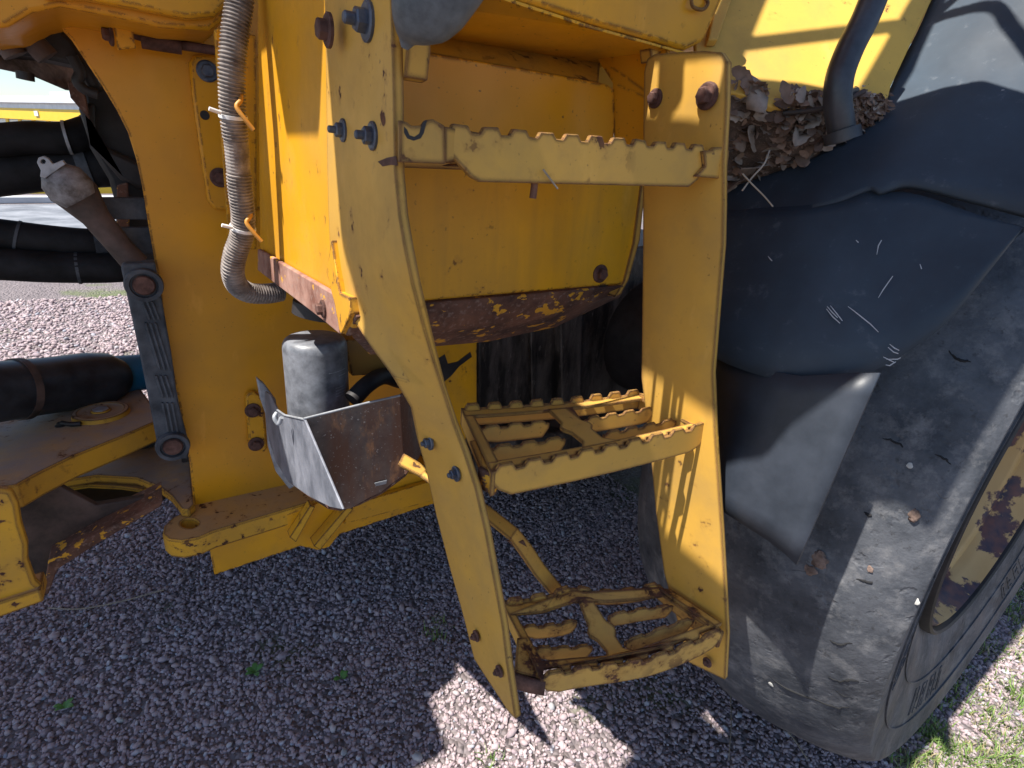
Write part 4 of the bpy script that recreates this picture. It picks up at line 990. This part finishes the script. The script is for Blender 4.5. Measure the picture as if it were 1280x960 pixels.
# ---- dead leaves heaped between the cowling and the fender
def lfmat(nm, a, b):
    k = NB(nm); oi = k.n('ShaderNodeNewGeometry'); c = k.mix(oi.outputs['Random Per Island'], a, b); c = k.mix(k.ramp(k.noise(90, 4), .4, .7, 0, .5), c, tuple(x * .5 for x in a)); k.col(c); k.rough(.75); return k.m
LF1 = lfmat('dead_leaf_brown', (.10, .06, .045), (.30, .20, .15)); LF2 = lfmat('dead_leaf_grey', (.20, .16, .14), (.42, .35, .30))
def leaf_geo(pos, s, vs, fs, seed):
    rd = random.Random(seed); nn = Vector((rd.gauss(-.5, .5), rd.gauss(-.7, .5), rd.gauss(.6, .5))).normalized(); a = nn.orthogonal().normalized(); a = Matrix.Rotation(rd.uniform(0, 6.28), 3, nn) @ a; b = nn.cross(a)
    out = [(-.5, .0), (-.44, .09), (-.30, .17), (-.18, .25), (-.06, .21), (.06, .29), (.18, .22), (.30, .22), (.42, .12), (.5, 0)]
    curl = rd.uniform(.3, 1.6) * rd.choice((-1, 1)); curl2 = rd.uniform(-.8, .8); i0 = len(vs)
    for (x, y) in out:
        for sy in (-1, 0, 1):
            yy = y * sy; h = curl * (yy * yy) * 1.5 + curl2 * x * x * .8; vs.append(pos + (a * x + b * yy + nn * h) * s)
    for i in range(len(out) - 1):
        for k in (0, 1): fs.append((i0 + i * 3 + k, i0 + i * 3 + k + 1, i0 + i * 3 + 3 + k + 1, i0 + i * 3 + 3 + k))
top_ = [(905, 108), (935, 112), (965, 128), (1000, 132), (1030, 126), (1060, 122), (1095, 132), (1100, 140)]
bot_ = [(905, 240), (930, 226), (965, 214), (1000, 202), (1030, 188), (1060, 172), (1085, 158), (1100, 146)]
def interp(A, x):
    for (x0, y0), (x1, y1) in zip(A[:-1], A[1:]):
        if x0 <= x <= x1: return y0 + (y1 - y0) * (x - x0) / (x1 - x0)
    return A[-1][1]
def heap(x, t):
    y = interp(top_, x) * (1 - t) + interp(bot_, x) * t
    P0 = fh(x, interp(bot_, x)); P1 = DK(x, interp(top_, x)) + nD * .010; base = P1.lerp(P0 + Vector((0, .0, 0)), t)
    return base
# solid litter bed under the leaves so no gap shows
rows = [[heap(x, t) + Vector((0, .006, -.012)) for t in (0, .25, .5, .75, 1.0)] for x in range(905, 1101, 13)]
tag(grid_sheet('leaf_litter_bed', rows, .006, rusty('dark_leaf_mould', (.03, .02, .015), (.12, .08, .06), scale=60)), kind='stuff')
vs1, fs1, vs2, fs2 = [], [], [], []
for i in range(520):
    x = random.uniform(905, 1098); t = random.random(); big_ = x < 1045
    s = random.uniform(.012, .034) if big_ else random.uniform(.006, .013)
    p = heap(x, t) + Vector((random.uniform(-.006, .006), random.uniform(-.012, .002), random.uniform(-.002, .012)))
    if random.random() < .6: leaf_geo(p, s, vs1, fs1, i)
    else: leaf_geo(p, s, vs2, fs2, i)
for i in range(260):
    x = random.uniform(1058, 1100); p = heap(x, random.random()) + Vector((random.gauss(0, .003), random.gauss(0, .004), random.uniform(0, .008))); leaf_geo(p, random.uniform(.008, .014), vs1, fs1, i + 999)
tag(link('leaf_litter', mesh(vs1, fs1, True), LF1), kind='stuff'); tag(link('pale_leaf_litter', mesh(vs2, fs2, True), LF2), kind='stuff')
big_leaves = [(928, 128, .060, 'largest pale dead leaf, on top of the heap against the ladder rail', LF2), (944, 150, .038, 'cream rounded dead leaf just below the largest pale leaf', LF2), (925, 178, .050, 'bluish grey curled dead leaf at the left end of the heap', LF2),
              (935, 212, .060, 'grey jagged dead leaf hanging at the lower left of the heap', LF2), (985, 175, .050, 'curled grey brown dead leaf in the middle of the heap', LF2), (990, 205, .040, 'narrow dead leaf dangling over the fender edge', LF1), (1022, 165, .045, 'brown dead leaf left of the handrail foot', LF1), (915, 232, .045, 'dark brown dead leaf lowest against the fender', LF1), (1018, 140, .040, 'pale thin dead leaf near the yellow cowling', LF2)]
for i, (x, y, s, lb, mt) in enumerate(big_leaves):
    t = (y - interp(top_, x)) / max(1, interp(bot_, x) - interp(top_, x)); p = heap(x, min(1.05, t)) + Vector((-.004, -.016, .006)); v, f = [], []; leaf_geo(p, s, v, f, 50 + i * 3)
    o = link('dead_leaf', mesh(v, f, True), mt); tag(o, lb, 'leaf', 'large dead leaves on the heap')
    m = o.modifiers.new('sol', 'SOLIDIFY'); m.thickness = .0006
def twig(pts, r, lb, mat=BROWNM):
    o = tube('twig', catmull([p for p in pts], 5), r, mat, None, 10); tag(o, lb, 'twig', 'twigs in the leaf heap')
hp_ = lambda x, y, d=-.02: heap(max(905, min(1098, x)), (y - interp(top_, x)) / (interp(bot_, x) - interp(top_, x))) + Vector((0, d, .006))
twig([hp_(950, 150, -.03), hp_(985, 148, -.035), hp_(1010, 142, -.035), hp_(1045, 128, -.03)], .0035, 'thick dark twig lying across the leaf heap toward the handrail')
twig([PY(928, 238, .415), PY(940, 222, .42), PY(955, 205, .42), PY(962, 188, .43)], .0010, 'pale thin twig leaning up from the fender edge', STK)
twig([PY(928, 217, .42), PY(940, 230, .415), PY(955, 245, .408), PY(966, 258, .402)], .0009, 'pale thin twig lying down over the black fender', STK)
twig([hp_(965, 132, -.02), DK(990, 112) + nD * .01], .0009, 'hair thin twig sticking up in front of the yellow cowling', STK)
# straw caught under the top step
tube('straw', [PY(679, 212, .45), PY(697, 236, .45)], .0009, STK, None, 6); C.objects['straw']['label'] = 'thin straw hanging under the topmost step'; C.objects['straw']['category'] = 'straw'
o = tube('cobweb_debris', [PY(667, 218, .46), PY(668, 232, .46), PY(666, 248, .46)], .0035, RUST, None, 8); tag(o, 'short brown clump of debris hanging under the topmost step', 'debris')

# ------------------------------------------------------------------ far building and lot
zr = 3.4
A = PZ(-80, 121, zr); B = PZ(170, 121, zr); dirn = (B - A); dirn.z = 0; Lb = dirn.length; dirn.normalize(); nb = Vector((dirn.y, -dirn.x, 0));
if nb.y > 0: nb = -nb
BW = plain('white_cladding', (.55, .60, .68), (.70, .74, .80), 2, .5); BY = plain('yellow_fascia', (.70, .45, .02), (.74, .48, .03), 2, .5); GL = plain('pale_window_glass', (.35, .42, .52), (.55, .60, .68), .6, .2); RF = plain('pale_roof_sheet', (.50, .53, .58), (.62, .65, .70), 1, .6)
bld = thing('building', 'low long building with yellow fascia, pale roof and row of windows beyond the lot', 'building', (A.x, A.y, 0))
def bq(nm, s0, s1, z0, z1, out, dep, mat, par=None):
    p = A + dirn * s0; p = Vector((p.x, p.y, 0)) + nb * out
    return plate(nm, [p + Vector((0, 0, z0)), p + dirn * (s1 - s0) + Vector((0, 0, z0)), p + dirn * (s1 - s0) + Vector((0, 0, z1)), p + Vector((0, 0, z1))], -nb * dep, mat, par or bld, 0)

# railing over the cowling, higher than the frame
def rbar(a, b, r, t=.75, nm='railing_bar'):
    P0, P1 = DK(*a), DK(*b); d = (P1 - P0); tube(nm, [P0 - SUN * t - d * .5, P1 - SUN * t + d * 1.6], r, HR, LD, 14)
_b = [fh(1150, 34), fh(1185, 18), fh(1240, 6), fh(1262, 30), fh(1300, 80)]
tube('railing_bar', catmull([p - SUN * .7 for p in _b], 4), .010, HR, LD, 14)  # unseen bar added up-sun, bent to lay a shadow band on the fender
rbar((935, 55), (1140, 30), .009); rbar((1090, 130), (1163, 0), .020); rbar((880, 130), (935, 0), .020)
def zat(s, py):          # height on the facade of a picture row
    p = A + dirn * s; x = proj(p)[0]; n = nb; return PP(x, py, p, n).z
zs = [3.4, zat(Lb * .6, 136), zat(Lb * .6, 150), zat(Lb * .6, 162)]
bq('roof', -2, Lb + 4, 3.0, 3.4, .5, 6, RF); bq('roof_vent', Lb * .70, Lb + 2, 3.41, 3.65, 0.2, 2, BW)
bq('fascia', -2, Lb + 4, zs[2], zs[1], .25, .3, BY)
bq('fascia_trim', -2, Lb + 4, zs[1], 3.0, .2, .3, BW)
bq('wall', -2, Lb + 4, 0, zs[2], 0, 5, BW)
k = -1.0
while k < Lb + 2:
    f_w = bq('window', k, k + 2.0, zs[3] - 1.0, zs[2] - .05, .04, .05, GL); bq('mullion', k + 2.0, k + 2.5, zs[3] - 1.3, zs[2] - .01, .10, .1, BY); k += 2.5
bq('lamp', Lb * .62, Lb * .62 + .6, (zs[1] + zs[2]) / 2 - .1, (zs[1] + zs[2]) / 2 + .2, .32, .05, BW)
# low yellow barrier and pale kerb across the lot
def beam(nm, a, b, z0, z1, d, mat, label, cat):
    a, b = Vector(a), Vector(b); t = (b - a).normalized(); nn = Vector((-t.y, t.x, 0)) * d
    bm_ = [Vector((a.x, a.y, z0)), Vector((b.x, b.y, z0)), Vector((b.x, b.y, z1)), Vector((a.x, a.y, z1))]
    o = plate(nm, bm_, nn, mat, None, .01); tag(o, label, cat)
a_, b_ = PZ(-120, 250, 0), PZ(230, 247, 0)
beam('barrier_rail', a_, b_, .10, .32, .15, BY, 'low yellow rail across the far side of the lot', 'rail')
a_, b_ = PZ(-120, 256, 0), PZ(230, 252, 0)
beam('kerb', a_, b_, 0, .12, .3, plain('pale_kerb', (.5, .5, .52), (.6, .6, .62), 3, .8), 'pale kerb at the foot of the low yellow rail', 'kerb')
# asphalt strip beyond the gravel
a0, a1, a2, a3 = PZ(-300, 318, 0), PZ(320, 318, 0), PZ(320, 254, 0), PZ(-300, 258, 0)
road = mesh([Vector((p.x, p.y, .006)) for p in (a0, a1, a2, a3)], [(0, 1, 2, 3)])
tag(link('road', road, plain('weathered_asphalt', (.10, .11, .13), (.28, .29, .32), 1.4, .85, 0, .4, 30, .01)), kind='structure')
